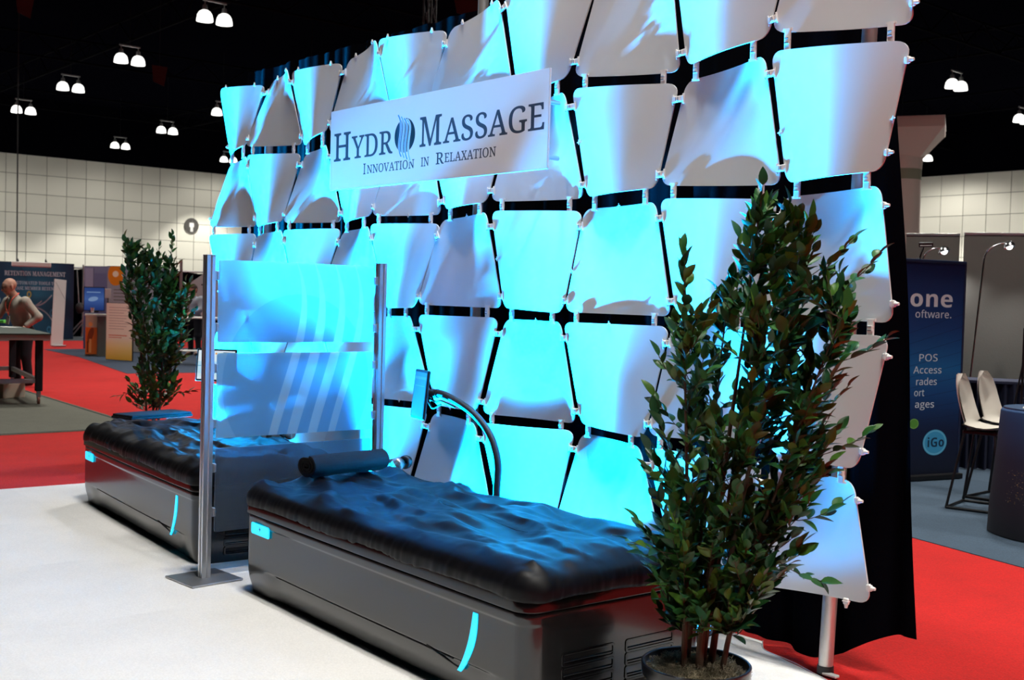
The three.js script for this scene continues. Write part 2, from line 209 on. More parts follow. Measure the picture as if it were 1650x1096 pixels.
{
  const wall = thing('display_wall', 'tall backdrop of fifty bowed white plastic panels clipped together and lit blue', 'display wall', [-2.7, 0, 0]);
  for (let r = 0; r < 5; r++) for (let c = 0; c < 10; c++) part('panel', panelGeometry(r, c).translate(2.7, 0, 0), M.panel, wall);
  // hinge clips: two leaves and a knuckle with a dark slot
  const leafA = box(0.030, 0.44, 0.012, 0.004, 1).translate(0, 0.27, 0), leafB = box(0.030, 0.44, 0.012, 0.004, 1).translate(0, -0.27, 0), knuckle = box(0.026, 0.3, 0.02, 0.006, 2), pad = box(0.046, 0.12, 0.008, 0.003, 1).translate(0, 0.46, 0), pad2 = box(0.046, 0.12, 0.008, 0.003, 1).translate(0, -0.46, 0);
  const clipGeo = merge(leafA, leafB, knuckle, pad, pad2), slotGeo = merge(box(0.018, 0.05, 0.004, 0.001, 1).translate(0, 0.09, 0.0095), box(0.018, 0.03, 0.004, 0.001, 1).translate(0, -0.1, 0.0095));
  const clip = (a, b, over = 0.024, upright = false) => {
    const d = b.clone().sub(a); if (upright) d.set(0, d.y, 0); else d.y *= 0.25;
    const L = d.length() + over, y = d.clone().normalize(), x = V3(0, 0, 1).cross(y).normalize().negate(), z = x.clone().cross(y).normalize(), m = new THREE.Matrix4().makeBasis(x, y, z);
    const o = part('clip', clipGeo, M.clip, wall, a.clone().add(b).multiplyScalar(0.5).add(V3(2.7, 0, 0.003)));
    o.quaternion.setFromRotationMatrix(m); o.scale.y = L; part('slot', slotGeo, M.clipDark, o); return o;
  };
  for (let r = 0; r < 5; r++) for (let c = 0; c < 9; c++) for (const v of [0.16, 0.88]) clip(panelPoint(r, c + 1, 1, v), panelPoint(r, c, 0, v));
  for (let r = 0; r < 4; r++) for (let c = 0; c < 10; c++) {
    const q = ROWS[r][c], w = ROWS[r + 1][c], xl = Math.max(q[6], w[0]), xr = Math.min(q[4], w[2]), uq = (x) => (x - q[6]) / (q[4] - q[6]), uw = (x) => (x - w[0]) / (w[2] - w[0]);
    for (const x of [lerp(xl, xr, 0.13), lerp(xl, xr, 0.87)]) clip(panelPoint(r, c, uq(x), 1), panelPoint(r + 1, c, uw(x), 0), 0.024, true);
  }
  // open clips on the free edges
  const open = merge(box(0.026, 0.026, 0.014, 0.005, 2), moved(cyl(0.006, 0.010, 0.018, 10), 0.018, 0, 0, 0, 0, -Math.PI / 2), box(0.004, 0.03, 0.016, 0.001, 1));
  for (let r = 0; r < 5; r++) for (const v of [0.15, 0.86]) part('open_clip', open, M.clip, wall, panelPoint(r, 0, 1, v).add(V3(2.7 + 0.006, 0, 0.002)));
  for (let r = 0; r < 5; r++) part('open_clip', open, M.clip, wall, panelPoint(r, 9, 0, 0.86).add(V3(2.7 - 0.006, 0, 0.002)), [0, 0, Math.PI]);
  for (let c = 0; c < 10; c++) for (const u of [0.2, 0.82]) { const p = panelPoint(0, c, u, 0), o = part('open_clip', open, M.clip, wall, p.add(V3(2.7, 0.002, 0.002)), [0, 0, Math.PI / 2]); o.scale.setScalar(0.7); }
  for (const u of [0.14, 0.8]) part('open_clip', open, M.clip, wall, panelPoint(4, 0, u, 1).add(V3(2.7, -0.006, 0.002)), [0, 0, -Math.PI / 2]);
  // thin prongs halfway along some edges
  const prong = merge(bar(V3(-0.012, 0, 0), V3(0.012, 0.004, 0.004), 0.002, 6), bar(V3(0, -0.012, 0), V3(0.004, 0.014, 0.006), 0.002, 6), box(0.012, 0.012, 0.008, 0.003, 1));
  for (const [r, c, u, v] of [[1, 2, 0, 0.5], [1, 0, 1, 0.6], [1, 0, 0, 0.62], [2, 3, 0, 0.5], [2, 2, 0, 0.6], [3, 2, 0.5, 0], [3, 3, 0.5, 0], [2, 2, 0.45, 0], [3, 5, 0.5, 1], [3, 4, 0.5, 1], [2, 4, 0.5, 0], [4, 4, 1, 0.7], [3, 5, 1, 0.3], [1, 5, 0.5, 1]]) part('prong', prong, M.clip, wall, panelPoint(r, c, u, v).add(V3(2.7, 0, 0.004)));
}
// support poles behind it
{
  const poleAt = (x0, x1, label, tall = 3.36) => {
    const t = thing('support_pole', label, 'pole', [x0, 0, -0.135]);
    part('shaft', bar(V3(0, 0.02, 0), V3(x1 - x0, tall, 0), 0.031, 24), M.pole, t);
    part('foot_cap', cyl(0.034, 0.036, 0.035, 24), M.rubber, t, [0.0005, 0.019, 0]); part('floor_clip', box(0.07, 0.012, 0.03, 0.004), M.clip, t, [0.04, 0.008, 0.02]);
  };
  poleAt(0.0, 0.125, 'bare metal support pole standing below the wall panels beside the near ficus');
  poleAt(-2.44, -2.44, 'metal support pole behind the middle of the panel wall, glimpsed in its gaps');
  poleAt(-4.95, -4.95,  'metal support pole behind the far end of the panel wall', 2.95);
}
// black drape behind the wall, hung from a crossbar
{
  const nx = 320, ny = 40, pos = [], uv = [], idx = [];
  const ripple = (x, a) => a * (Math.sin(x * 21 + 1.3 * Math.sin(x * 3.1)) * 0.6 + Math.sin(x * 47 + 2) * 0.25 + (noise2(x * 9, 3, 4) - 0.5));
  for (let j = 0; j <= ny; j++) for (let i = 0; i <= nx; i++) {
    const s = i / nx, t = j / ny;   // t from top to bottom
    const xt = lerp(-5.62, 0.06, s), xb = lerp(-5.66, 0.31, s), x = lerp(xt, xb, t);
    const flare = sstep(0.86, 1, s) * t, yTop = 3.285 + 0.02 * noise2(s * 50, 1, 7) + 0.03 * (1 - s) * 0, yBot = 0.012 + 0.18 * sstep(0.92, 1, s) + 0.012 * Math.sin(s * 60);
    const z = -0.31 + ripple(x, lerp(0.016, 0.045, t)) + 0.02 * t - 0.05 * flare;
    pos.push(x, lerp(yTop, yBot, t), z); uv.push(x * 3, t * 9);
  }
  for (let j = 0; j < ny; j++) for (let i = 0; i < nx; i++) { const a = j * (nx + 1) + i; idx.push(a, a + nx + 1, a + 1, a + 1, a + nx + 1, a + nx + 2); }
  const g = new THREE.BufferGeometry(); g.setAttribute('position', new THREE.Float32BufferAttribute(pos, 3)); g.setAttribute('uv', new THREE.Float32BufferAttribute(uv, 2)); g.setIndex(idx); g.computeVertexNormals();
  const t = thing('black_drape', 'black cloth drape hanging behind the white panel wall', 'drape', [-2.7, 0, 0]);
  part('cloth', g.translate(2.7, 0, 0), M.drape, t);
  part('crossbar', bar(V3(-2.9, 3.25, -0.352), V3(2.72, 3.25, -0.352), 0.012, 12), M.black, t);
}
// sign
{
  const draw = (g, w, h) => {
    g.fillStyle = '#efeef0'; g.fillRect(0, 0, w, h);
    const X = (f) => f * w, Y = (f) => f * h;
    const word = (s, x0, x1, base, cap) => { g.save(); g.textBaseline = 'alphabetic'; g.font = Math.round(cap / 0.72) + 'px serif'; const m = g.measureText(s).width; g.translate(X(x0), Y(base)); g.scale(X(x1 - x0) / m, 1); g.fillText(s, 0, 0); g.strokeStyle = g.fillStyle; g.lineWidth = cap * 0.022; g.strokeText(s, 0, 0); g.restore(); };
    const ink = g.createLinearGradient(0, Y(0.28), 0, Y(0.66)); ink.addColorStop(0, '#3a4352'); ink.addColorStop(0.5, '#18233a'); ink.addColorStop(1, '#1d2940'); g.fillStyle = ink;
    word('H', 0.018, 0.118, 0.635, h * 0.345); word('YDR', 0.122, 0.336, 0.63, h * 0.27);
    word('M', 0.466, 0.573, 0.605, h * 0.335); word('ASSAGE', 0.578, 0.990, 0.60, h * 0.268);
    g.fillStyle = '#2c3442';
    word('I', 0.186, 0.201, 0.84, h * 0.128); word('NNOVATION', 0.206, 0.447, 0.837, h * 0.10); word('IN', 0.477, 0.516, 0.83, h * 0.10); word('R', 0.545, 0.582, 0.825, h * 0.128); word('ELAXATION', 0.585, 0.805, 0.815, h * 0.10);
    // oval with flowing strands
    const cx = X(0.397), cy = Y(0.445), rx = X(0.050), ry = Y(0.20);
    g.save(); const og = g.createLinearGradient(cx - rx, 0, cx + rx, 0); og.addColorStop(0, '#10161f'); og.addColorStop(0.35, '#2d6f9f'); og.addColorStop(0.75, '#1a2634'); og.addColorStop(1, '#10151d'); g.fillStyle = og; g.beginPath(); g.ellipse(cx, cy, rx, ry, 0, 0, 7); g.fill(); g.restore();
    for (let i = 0; i < 4; i++) { const ox = (i - 1.5) * rx * 0.30; for (const [wd, col] of [[0.0155, '#eef1f6'], [0.0075, ['#3f8fc6', '#7ab8dc', '#4b9bcd', '#8cc4e2'][i]]]) { g.strokeStyle = col; g.lineWidth = wd * w * 0.62; g.lineCap = 'round'; g.beginPath(); g.moveTo(cx + ox - rx * 0.22, Y(0.20 + 0.025 * i)); g.bezierCurveTo(cx + ox + rx * 0.5, Y(0.36), cx + ox - rx * 0.5, Y(0.54), cx + ox + rx * 0.12, Y(0.68 + 0.02 * i)); g.stroke(); } }
  };
  const face = std({ map: canvas(2048, 500, draw), roughness: 0.5 });
  const t = thing('sign_board', 'long white sign board with dark lettering hung high on the panel wall', 'sign', [-2.505, 2.457, 0.2], 0);
  part('board', box(2.05, 0.5, 0.012, 0.002), M.panel, t, [0, 0, -0.007]);
  part('printed_face', frontUV(new THREE.ShapeGeometry(roundRect(2.046, 0.496, 0.004)), 2.046, 0.496), face, t, [0, 0, 0.0005]);
  for (const [x, y] of [[-0.95, 0.1], [0.95, 0.1], [-0.95, -0.18], [0.95, -0.18]]) part('standoff', bar(V3(x, y, -0.012), V3(x, y, -0.14), 0.012, 10), M.alu, t);
}
// floor uplights washing the wall: lamp cans close to the wall, tipped up and along it
{
  // x, z, tip from the vertical, half-angle of the beam, candela
  const spots = [
    [-7.1, 0.21, 46, 34, 800, 0.3], [-6.75, 0.12, 34, 30, 330, 0.3], [-6.72, 0.36, 68, 19, 1000, 0.34], [-6.3, 0.15, 66, 22, 120, 0.2], [-4.4, 0.02, 36, 26, 45, 0.13], [-3.5, 0.11, 30, 28, 75, 0.13], [-2.78, 0.44, 49, 21, 250, 0.44], [-2.72, 0.14, 52, 27, 270, 0.13], [-2.2, 0.12, 50, 25, 140, 0.13], [-1.55, 0.085, 40, 22, 40, 0.13], [-0.95, 0.08, 44, 22, 14, 0.13], [-0.5, 0.14, 50, 18, 3, 0.13], [-6.85, -0.62, -10, 24, 9, 0.13],
  ];
  const can = new THREE.LatheGeometry([[0, -0.11], [0.05, -0.11], [0.058, -0.1], [0.066, 0], [0.074, 0.05], [0.078, 0.055], [0.078, 0.062], [0.07, 0.062], [0.066, 0.045], [0, 0.045]].map(([a, b]) => new THREE.Vector2(a, b)), 28);
  const lens = []; for (let i = 0; i < 19; i++) { const ring = i === 0 ? 0 : i < 7 ? 1 : 2, n = ring === 1 ? 6 : 12, a = ring === 0 ? 0 : ((i - (ring === 1 ? 1 : 7)) / n) * Math.PI * 2; const b = new THREE.SphereGeometry(0.009, 8, 6); b.translate(Math.cos(a) * ring * 0.026, 0.048, Math.sin(a) * ring * 0.026); lens.push(b); }
  const lensGeo = merge(lens), where = ['beside the far ficus, outermost of all', 'beside the far ficus, nearest to the panels', 'beside the far ficus, on the tallest stand', 'behind the head of the far bed', 'behind the middle of the far bed', 'behind the foot of the far bed', 'on a stand at the near bed head', 'low at the near bed head', 'behind the near bed near its towel', 'behind the near bed under its curved arm', 'between the near bed foot and the wall', 'behind the stems of the near ficus', 'behind the far ficus'];
  spots.forEach(([x, z, tip, cone, power, hy], i) => {
    const up = hy - 0.13, t = thing('uplight', 'small black floor uplight with blue diodes standing ' + where[i], 'uplight', [x, 0, z]);
    part('base', merge(box(0.16, 0.012, 0.1, 0.004), moved(box(0.008, 0.13, 0.03, 0.002, 1), -0.085, 0.07, 0), moved(box(0.008, 0.13, 0.03, 0.002, 1), 0.085, 0.07, 0)), M.blackMetal, t, [0, 0.006 + up, 0], [0, Math.PI / 2, 0]); if (up > 0.02) part('stand', cyl(0.05, 0.09, up, 20), M.blackMetal, t, [0, up / 2, 0]);
    const c = part('can', can, M.blackMetal, t, [0, hy, 0], [0, 0, -tip * D2R]);
    part('diode_lens', lensGeo, M.ledLens, c);
    const dir = V3(Math.sin(tip * D2R), Math.cos(tip * D2R), -0.04 - 0.25 * z).normalize(), L = new THREE.SpotLight(LED_COLOUR, LED_POWER * power, 0, cone * D2R, 0.7, 2);
    L.position.set(x, hy, z).addScaledVector(dir, 0.075); L.target.position.copy(L.position).add(dir); L.castShadow = true; L.shadow.radius = 2.5; L.name = 'uplight_beam'; scene.add(L, L.target);
  });
}

// ------------------------------------------------------------------ massage beds
const BED = { L: 2.36, W: 0.94 };
// a closed outline with rounded corners, as points from the front-left corner round by front, foot, back, head
function outline(hx, hz, r, n = 26) {
  const P = []; const arc = (cx, cz, a0) => { for (let i = 0; i <= 8; i++) { const a = a0 + i / 8 * Math.PI / 2; P.push([cx + Math.cos(a) * r, cz + Math.sin(a) * r]); } };
  const side = (x0, z0, x1, z1, k) => { for (let i = 1; i < k; i++) P.push([lerp(x0, x1, i / k), lerp(z0, z1, i / k)]); };
  arc(hx - r, hz - r, 0); side(hx - r, hz, -hx + r, hz, n * 2); arc(-hx + r, hz - r, Math.PI / 2); side(-hx, hz - r, -hx, -hz + r, n); arc(-hx + r, -hz + r, Math.PI); side(-hx + r, -hz, hx - r, -hz, n * 2); arc(hx - r, -hz + r, Math.PI * 1.5); side(hx, -hz + r, hx, hz - r, n);
  return P;
}
function loft(rings, capTop = true) {   // rings: arrays of Vector3 of equal length, from below to above
  const n = rings[0].length, pos = [], uv = [], idx = [];
  rings.forEach((R, j) => R.forEach((p, i) => { pos.push(p.x, p.y, p.z); uv.push(p.x + p.z, p.y); }));
  for (let j = 0; j < rings.length - 1; j++) for (let i = 0; i < n; i++) { const a = j * n + i, b = j * n + (i + 1) % n; idx.push(a, a + n, b, b, a + n, b + n); }
  if (capTop) { const c = pos.length / 3, R = rings[rings.length - 1], m = R.reduce((s, p) => s.add(p), V3(0, 0, 0)).divideScalar(n); pos.push(m.x, m.y, m.z); uv.push(0, 0); const o = (rings.length - 1) * n; for (let i = 0; i < n; i++) idx.push(o + i, c, o + (i + 1) % n); }
  const g = new THREE.BufferGeometry(); g.setAttribute('position', new THREE.Float32BufferAttribute(pos, 3)); g.setAttribute('uv', new THREE.Float32BufferAttribute(uv, 2)); g.setIndex(idx); g.computeVertexNormals(); return g;
}
function frontZ(x, y) {      // how far the front shell stands out at (x, y): a soft body line above, a crease below
  const along = sstep(-0.95, -0.75, x) * sstep(1.05, 0.9, x);
  return 0.470 - 0.012 * sstep(0.0, 0.16, 0.16 - y) - 0.010 * along * sstep(0.150, 0.138, y) + 0.006 * sstep(0.36, 0.372, y) * sstep(-1.0, -0.9, x) + 0.010 * Math.cos(Math.PI * x / BED.L) ;
}
function bedShell() {
  const ys = [0, 0.03, 0.07, 0.11, 0.130, 0.138, 0.143, 0.148, 0.154, 0.18, 0.22, 0.26, 0.30, 0.335, 0.358, 0.363, 0.368, 0.374, 0.39, 0.408, 0.414], hx = BED.L / 2, hz = 0.470, rings = [];
  for (const y of ys) {
    const inset = (y > 0.41 ? 0.006 : 0) + 0.012 * sstep(0.1, 0, y), o = outline(hx - inset, hz - inset, 0.075, 30);
    rings.push(o.map(([x, z]) => {
      let yy = y, zz = z;
      if (z > 0) { const k = sstep(0.2, 0.46, z); zz = z + k * (frontZ(x, y) - 0.470); yy = y + k * 0.022 * sstep(0.12, 0, y) * Math.pow(Math.max(0, Math.cos(Math.PI * x / (BED.L * 0.98))), 0.8); }
      return V3(x, yy, zz);
    }));
  }
  return loft(rings);
}
function bedTrim() {
  const prof = [[0.413, 0.000], [0.415, 0.005], [0.419, 0.007], [0.464, 0.003], [0.470, -0.002], [0.472, -0.03]];
  return loft(prof.map(([y, d]) => outline(BED.L / 2 + d, 0.476 + d, 0.085, 20).map(([x, z]) => V3(x, y, z + (z > 0 ? 0.008 * Math.cos(Math.PI * x / BED.L) : 0)))));
}
function bedCover(seed) {
  const hx = BED.L / 2 + 0.006, hz = 0.476, rings = [], N = 90;
  const folds = (x, z) => {
    const wx = x * 1.5 + 0.5 * fbm(x * 1.3, z * 2, seed + 20), wz = z * 5.2 + 1.5 * fbm(x * 1.9, z * 1.5, seed + 9) - x * 0.6;
    const ridge = Math.max(0, 1.06 - Math.sqrt(Math.pow(2 * fbm(wx, wz, seed, 3) / 0.875 - 1, 2) + 0.006)), r2 = 1 - Math.abs(2 * noise2(x * 5 + z * 3, z * 13 - x * 2, seed + 40) - 1);
    return 0.050 * Math.pow(ridge, 2.6) + 0.012 * r2 * r2 * noise2(x * 2, z * 3, seed + 2) + 0.003 * fbm(x * 16, z * 16, seed + 3);
  };
  const prof = [[0.466, -0.006], [0.462, 0.002], [0.465, 0.010], [0.476, 0.013], [0.490, 0.013], [0.504, 0.010], [0.518, 0.004], [0.529, -0.007], [0.536, -0.022], [0.539, -0.042]];
  for (let k = 1; k <= 47; k++) prof.push([0.540, -0.042 - k * (hz - 0.0428) / 47]);
  prof.forEach(([y, d], j) => {
    const top = sstep(0.505, 0.54, y), a = hx + Math.max(d, -hx + 0.02), b = hz + d, o = outline(Math.max(a, 0.02), Math.max(b, 0.0008), Math.max(0.0006, Math.min(0.10 + d, b * 0.9)), N);
    rings.push(o.map(([x, z], i) => {
      const pleat = (1 - top) * (0.006 * (noise2(i * 0.30 + y * 14, y * 14, seed + 6) - 0.5) + 0.005 * (noise2(i * 0.75 + y * 9, y * 7, seed + 16) - 0.5)), n = Math.hypot(x / hx, z / hz) || 1;
      const hang = j < 4 ? -0.02 * noise2(x * 4 + z * 5, 1, seed + 8) : 0;
      return V3(x + pleat * (Math.abs(x) > hx - 0.1 ? Math.sign(x) : 0.4), y + hang + top * folds(x, z) * sstep(hz + 0.02, hz - 0.10, Math.abs(z)) * sstep(hx + 0.02, hx - 0.1, Math.abs(x)) + top * 0.006, z + pleat * (Math.abs(z) > hz - 0.1 ? Math.sign(z) : 0.4));
    }));
  });
  return loft(rings, false);
}
const shellGeo = bedShell(), trimGeo = bedTrim();
const badgeGeo = extrude(roundRect(0.20, 0.056, 0.012), 0.003, 0.001), markGeo = (() => { const s = new THREE.Shape(); for (let i = 0; i < 12; i++) { const r = i % 3 === 0 ? 0.011 : 0.004, a = i / 12 * Math.PI * 2; s[i ? 'lineTo' : 'moveTo'](Math.cos(a) * r * 1.1, Math.sin(a) * r); } return extrude(s, 0.001); })();
const stripGeo = (() => {   // a sabre-shaped light, narrow below, bowed towards the foot
  const L = [], R2 = []; for (let i = 0; i <= 24; i++) { const t = i / 24, y = lerp(0.105, 0.352, t), xm = lerp(-0.075, 0.022, Math.pow(t, 0.8)) + 0.018 * Math.sin(Math.PI * t), w = 0.007 + 0.0125 * Math.sin(Math.PI * Math.min(1, 0.08 + 0.74 * t)); L.push([xm - w, y]); R2.push([xm + w, y]); }
  const s = new THREE.Shape([...L, ...R2.reverse()].map(([x, y]) => new THREE.Vector2(x, y))); return extrude(s, 0.004, 0.0015);
})();
const ventFrame = (() => { const s = roundRect(0.265, 0.05, 0.012); s.holes.push(roundRect(0.249, 0.036, 0.008)); return extrude(s, 0.006, 0.0015); })();
function massageBed(label, p, turn, seed) {
  const t = thing('massage_bed', label, 'massage bed', p, turn, 'black massage beds');
  const shell = part('shell', shellGeo, M.shell, t);
  part('trim_band', trimGeo, M.gloss, t);
  part('quilted_cover', bedCover(seed), M.cover, t).name = 'cover';
  const b = part('badge_light', badgeGeo, M.glow, t, [-BED.L / 2 + 0.215, 0.349, frontZ(-0.85, 0.380) - 0.0005]); part('mark', markGeo, M.glowMark, b, [0, 0.004, 0.0042]);
  part('light_strip', stripGeo, M.glow, t, [BED.L / 2 - 0.33, 0, frontZ(0.85, 0.25) - 0.002]);
  part('lower_groove', tube([V3(-0.80, 0.141, frontZ(-0.8, 0.141) + 0.0005), V3(-0.3, 0.139, frontZ(-0.3, 0.139) + 0.001), V3(0.3, 0.138, frontZ(0.3, 0.138) + 0.001), V3(0.72, 0.137, frontZ(0.72, 0.137) + 0.001)], 0.0035, 60, 6), M.black, t);
  part('lower_groove', tube([V3(0.55, 0.150, frontZ(0.55, 0.150)), V3(0.7, 0.118, frontZ(0.7, 0.118)), V3(0.775, 0.108, frontZ(0.77, 0.108))], 0.0035, 30, 6), M.black, t);
  // louvred vents on the foot end
  for (const z of [0.17, -0.155]) for (let k = 0; k < 4; k++) {
    const f = part('vent', ventFrame, M.gloss, t, [BED.L / 2 - 0.004, 0.222 - k * 0.052, z], [0, Math.PI / 2, 0]);
    part('slot', box(0.25, 0.037, 0.004, 0.001, 1), M.black, f, [0, 0, 0.001]); part('louvre', box(0.248, 0.004, 0.012, 0.0015, 1), M.gloss, f, [0, -0.006, 0.004], [0.5, 0, 0]);
  }
  return t;
}
function bedPlace(hx, hz, deg) { const a = -deg * D2R, t = { turn: a }; t.at = (x, y, z) => V3(hx + (x + BED.L / 2) * Math.cos(a) + (z - BED.W / 2) * Math.sin(a), y, hz - (x + BED.L / 2) * Math.sin(a) + (z - BED.W / 2) * Math.cos(a)); t.p = t.at(0, 0, 0); return t; }
const bed1 = bedPlace(-2.640, 1.215, 2.4), bed2 = bedPlace(-5.605, 0.975, 5.3);
massageBed('near black massage bed with a rolled black towel at its head end', bed1.p, bed1.turn, 3);
massageBed('far black massage bed behind the glass divider, reflecting the red carpet', bed2.p, bed2.turn, 8);

// rolled towel on the near bed
{
  const turns = 3.2, prof = [], n = 90; for (let i = 0; i <= n; i++) { const a = i / n * turns * Math.PI * 2, r = 0.011 + 0.052 * i / n; prof.push([Math.cos(a) * r * 1.35, Math.sin(a) * r * 0.95]); }
  const th = 0.0105, inner = prof.map(([x, y]) => { const r = Math.hypot(x, y) || 1; return [x * (1 - th / r), y * (1 - th / r)]; }).reverse();
  const s = new THREE.Shape([...prof, ...inner].map(([x, y]) => new THREE.Vector2(x, y)));
  const g = extrude(s, 0.49, 0.003); const q = g.attributes.position; for (let i = 0; i < q.count; i++) { const x = q.getX(i), y = q.getY(i), z = q.getZ(i); q.setY(i, y + 0.006 * (noise2(z * 14, x * 20, 3) - 0.5)); q.setX(i, x + 0.012 * (noise2(z * 5, 3, 9) - 0.5)); } g.computeVertexNormals(); g.translate(0, 0, -0.245);
  const P = V3(-2.47, 0.652, 0.72), t = thing('rolled_towel', 'black towel rolled up on the head end of the near massage bed', 'towel', P, 0.10);
  part('roll', g, M.towel, t);
  part('fold', tube([V3(0.02, -0.048, -0.235), V3(0.05, -0.035, 0), V3(0.03, -0.048, 0.235)], 0.012, 30, 8), M.towel, t);
}
// flat folded towel on the far bed
{
  const P = V3(-5.72, 0.572, 0.40), t = thing('folded_towel', 'flat folded black towel lying on the far massage bed', 'towel', P, 0.22);
  part('cloth', box(0.26, 0.022, 0.56, 0.01, 3), M.towel, t, [0, 0.012, 0]); part('cloth', box(0.25, 0.018, 0.54, 0.008, 3), M.towel, t, [0.006, 0.03, 0.004]);
}
// headphones
function headphones(label, p, turn) {
  const t = thing('headphones', label, 'headphones', p, turn), silver = std({ color: lin(0.55, 0.53, 0.5), metalness: 0.8, roughness: 0.25 });
  for (const s of [-1, 1]) { const c = part('ear_cup', new THREE.LatheGeometry([[0, 0.03], [0.02, 0.028], [0.036, 0.016], [0.04, 0], [0.036, -0.008], [0, -0.008]].map(([a, b]) => new THREE.Vector2(a, b)), 24), s > 0 ? silver : M.gloss, t, [0, 0.042, s * 0.055], [s * Math.PI / 2, 0, 0]); part('cushion', new THREE.TorusGeometry(0.028, 0.012, 10, 24), M.rubber, c, [0, -0.014, 0], [Math.PI / 2, 0, 0]); }
  part('headband', tube([V3(0, 0.05, 0.06), V3(-0.06, 0.05, 0.066), V3(-0.12, 0.04, 0.03), V3(-0.125, 0.036, 0), V3(-0.12, 0.04, -0.03), V3(-0.06, 0.05, -0.066), V3(0, 0.05, -0.06)], 0.008, 50, 8), M.rubber, t);
}
headphones('black and silver headphones lying behind the rolled towel', V3(-2.60, 0.556, 0.25), 0.5);
headphones('small black headphones on the far massage bed, seen between the glass panes', V3(-4.02, 0.578, 0.19), 1.4);

// touch screens on bent arms at the back edge of each bed
function screenStand(label, base, path, scr, yaw, pitch, w, h, draw, glowK) {
  const t = thing('screen_stand', label, 'screen', base);
  const loc = path.map((p) => p.clone().sub(base));
  part('arm', tube(loc, 0.020, 80, 12), M.rubber, t);
  part('clamp', box(0.07, 0.12, 0.07, 0.012, 3), M.rubber, t, loc[0].clone().add(V3(0, -0.02, 0)));
  const end = loc[loc.length - 1];
  for (let i = 0; i < 4; i++) { const a = loc[loc.length - 1].clone().lerp(loc[loc.length - 2], 0.12 + i * 0.2), b = loc[loc.length - 1].clone().lerp(loc[loc.length - 2], 0.24 + i * 0.2); part('sleeve', bar(a, b, 0.024, 14), M.black, t); }
  part('cable', tube([end.clone().add(V3(-0.01, -0.02, 0.01)), end.clone().add(V3(0.06, -0.04, 0)), end.clone().add(V3(0.12, -0.03, 0.01)), loc[loc.length - 3].clone().add(V3(0, -0.035, 0))], 0.006, 30, 6), M.rubber, t);
  part('cable', tube([end.clone().add(V3(-0.01, -0.03, 0)), end.clone().add(V3(0.05, -0.075, 0.01)), end.clone().add(V3(0.11, -0.05, 0))], 0.005, 30, 6), M.rubber, t);
  const head = part('housing', box(w, h, 0.018, 0.008, 3), M.blackMetal, t, scr.clone().sub(base), [0, 0, 0]); head.rotation.set(pitch, yaw, 0, 'YXZ');
  const map = canvas(512, Math.round(512 * h / w), draw);
  part('screen', frontUV(new THREE.ShapeGeometry(roundRect(w - 0.028, h - 0.028, 0.003)), w - 0.028, h - 0.028), std({ color: lin(0.04, 0.04, 0.04), map, emissive: lin(1, 1, 1), emissiveMap: map, emissiveIntensity: glowK, roughness: 0.25 }), head, [0, 0, 0.0095]);
  part('mount', cyl(0.03, 0.04, 0.03, 16), M.rubber, head, [0, -0.02, -0.02], [Math.PI / 2, 0, 0]);
}
screenStand('slim touch screen on a bent black arm behind the near massage bed', V3(-1.745, 0.50, 0.25),
  [V3(-1.745, 0.45, 0.25), V3(-1.745, 0.56, 0.25), V3(-1.742, 0.71, 0.25), V3(-1.80, 0.84, 0.255), V3(-1.925, 0.942, 0.265), V3(-2.075, 1.003, 0.28), V3(-2.20, 1.032, 0.29), V3(-2.285, 1.025, 0.30)], V3(-2.315, 1.02, 0.335), -0.27, -0.10, 0.20, 0.27,
  (g, w, h) => { g.fillStyle = '#2f8fd0'; g.fillRect(0, 0, w, h); g.fillStyle = '#4fa6dc'; g.fillRect(0, h * 0.1, w, h * 0.06); g.fillRect(w * 0.08, h * 0.3, w * 0.84, h * 0.02); }, 0.55);
screenStand('touch screen showing a pale page on the far bed, half behind a divider post', V3(-4.58, 0.50, 0.02),
  [V3(-4.58, 0.45, 0.02), V3(-4.58, 0.56, 0.02), V3(-4.58, 0.72, 0.03), V3(-4.64, 0.86, 0.08), V3(-4.72, 0.95, 0.18), V3(-4.78, 1.0, 0.21), V3(-4.81, 1.02, 0.235), V3(-4.83, 1.02, 0.25)], V3(-4.855, 1.025, 0.30), 0.62, -0.12, 0.315, 0.235,
  (g, w, h) => { g.fillStyle = '#e4f4fb'; g.fillRect(0, 0, w, h); g.fillStyle = '#bfe6f6'; g.fillRect(0, h * 0.38, w, h * 0.5); g.fillStyle = '#7cc3e2'; g.fillRect(0, h * 0.52, w, h * 0.03); g.fillStyle = '#d8f0f8'; g.fillRect(0, h * 0.8, w * 0.6, h * 0.1); g.fillStyle = '#d9415a'; g.beginPath(); g.arc(w * 0.40, h * 0.10, 14, 0, 7); g.fill(); g.fillStyle = '#f0a95a'; g.beginPath(); g.arc(w * 0.49, h * 0.10, 13, 0, 7); g.fill(); g.fillStyle = '#1b2a3c'; g.fillRect(w * 0.68, h * 0.05, w * 0.28, h * 0.11); }, 0.85);


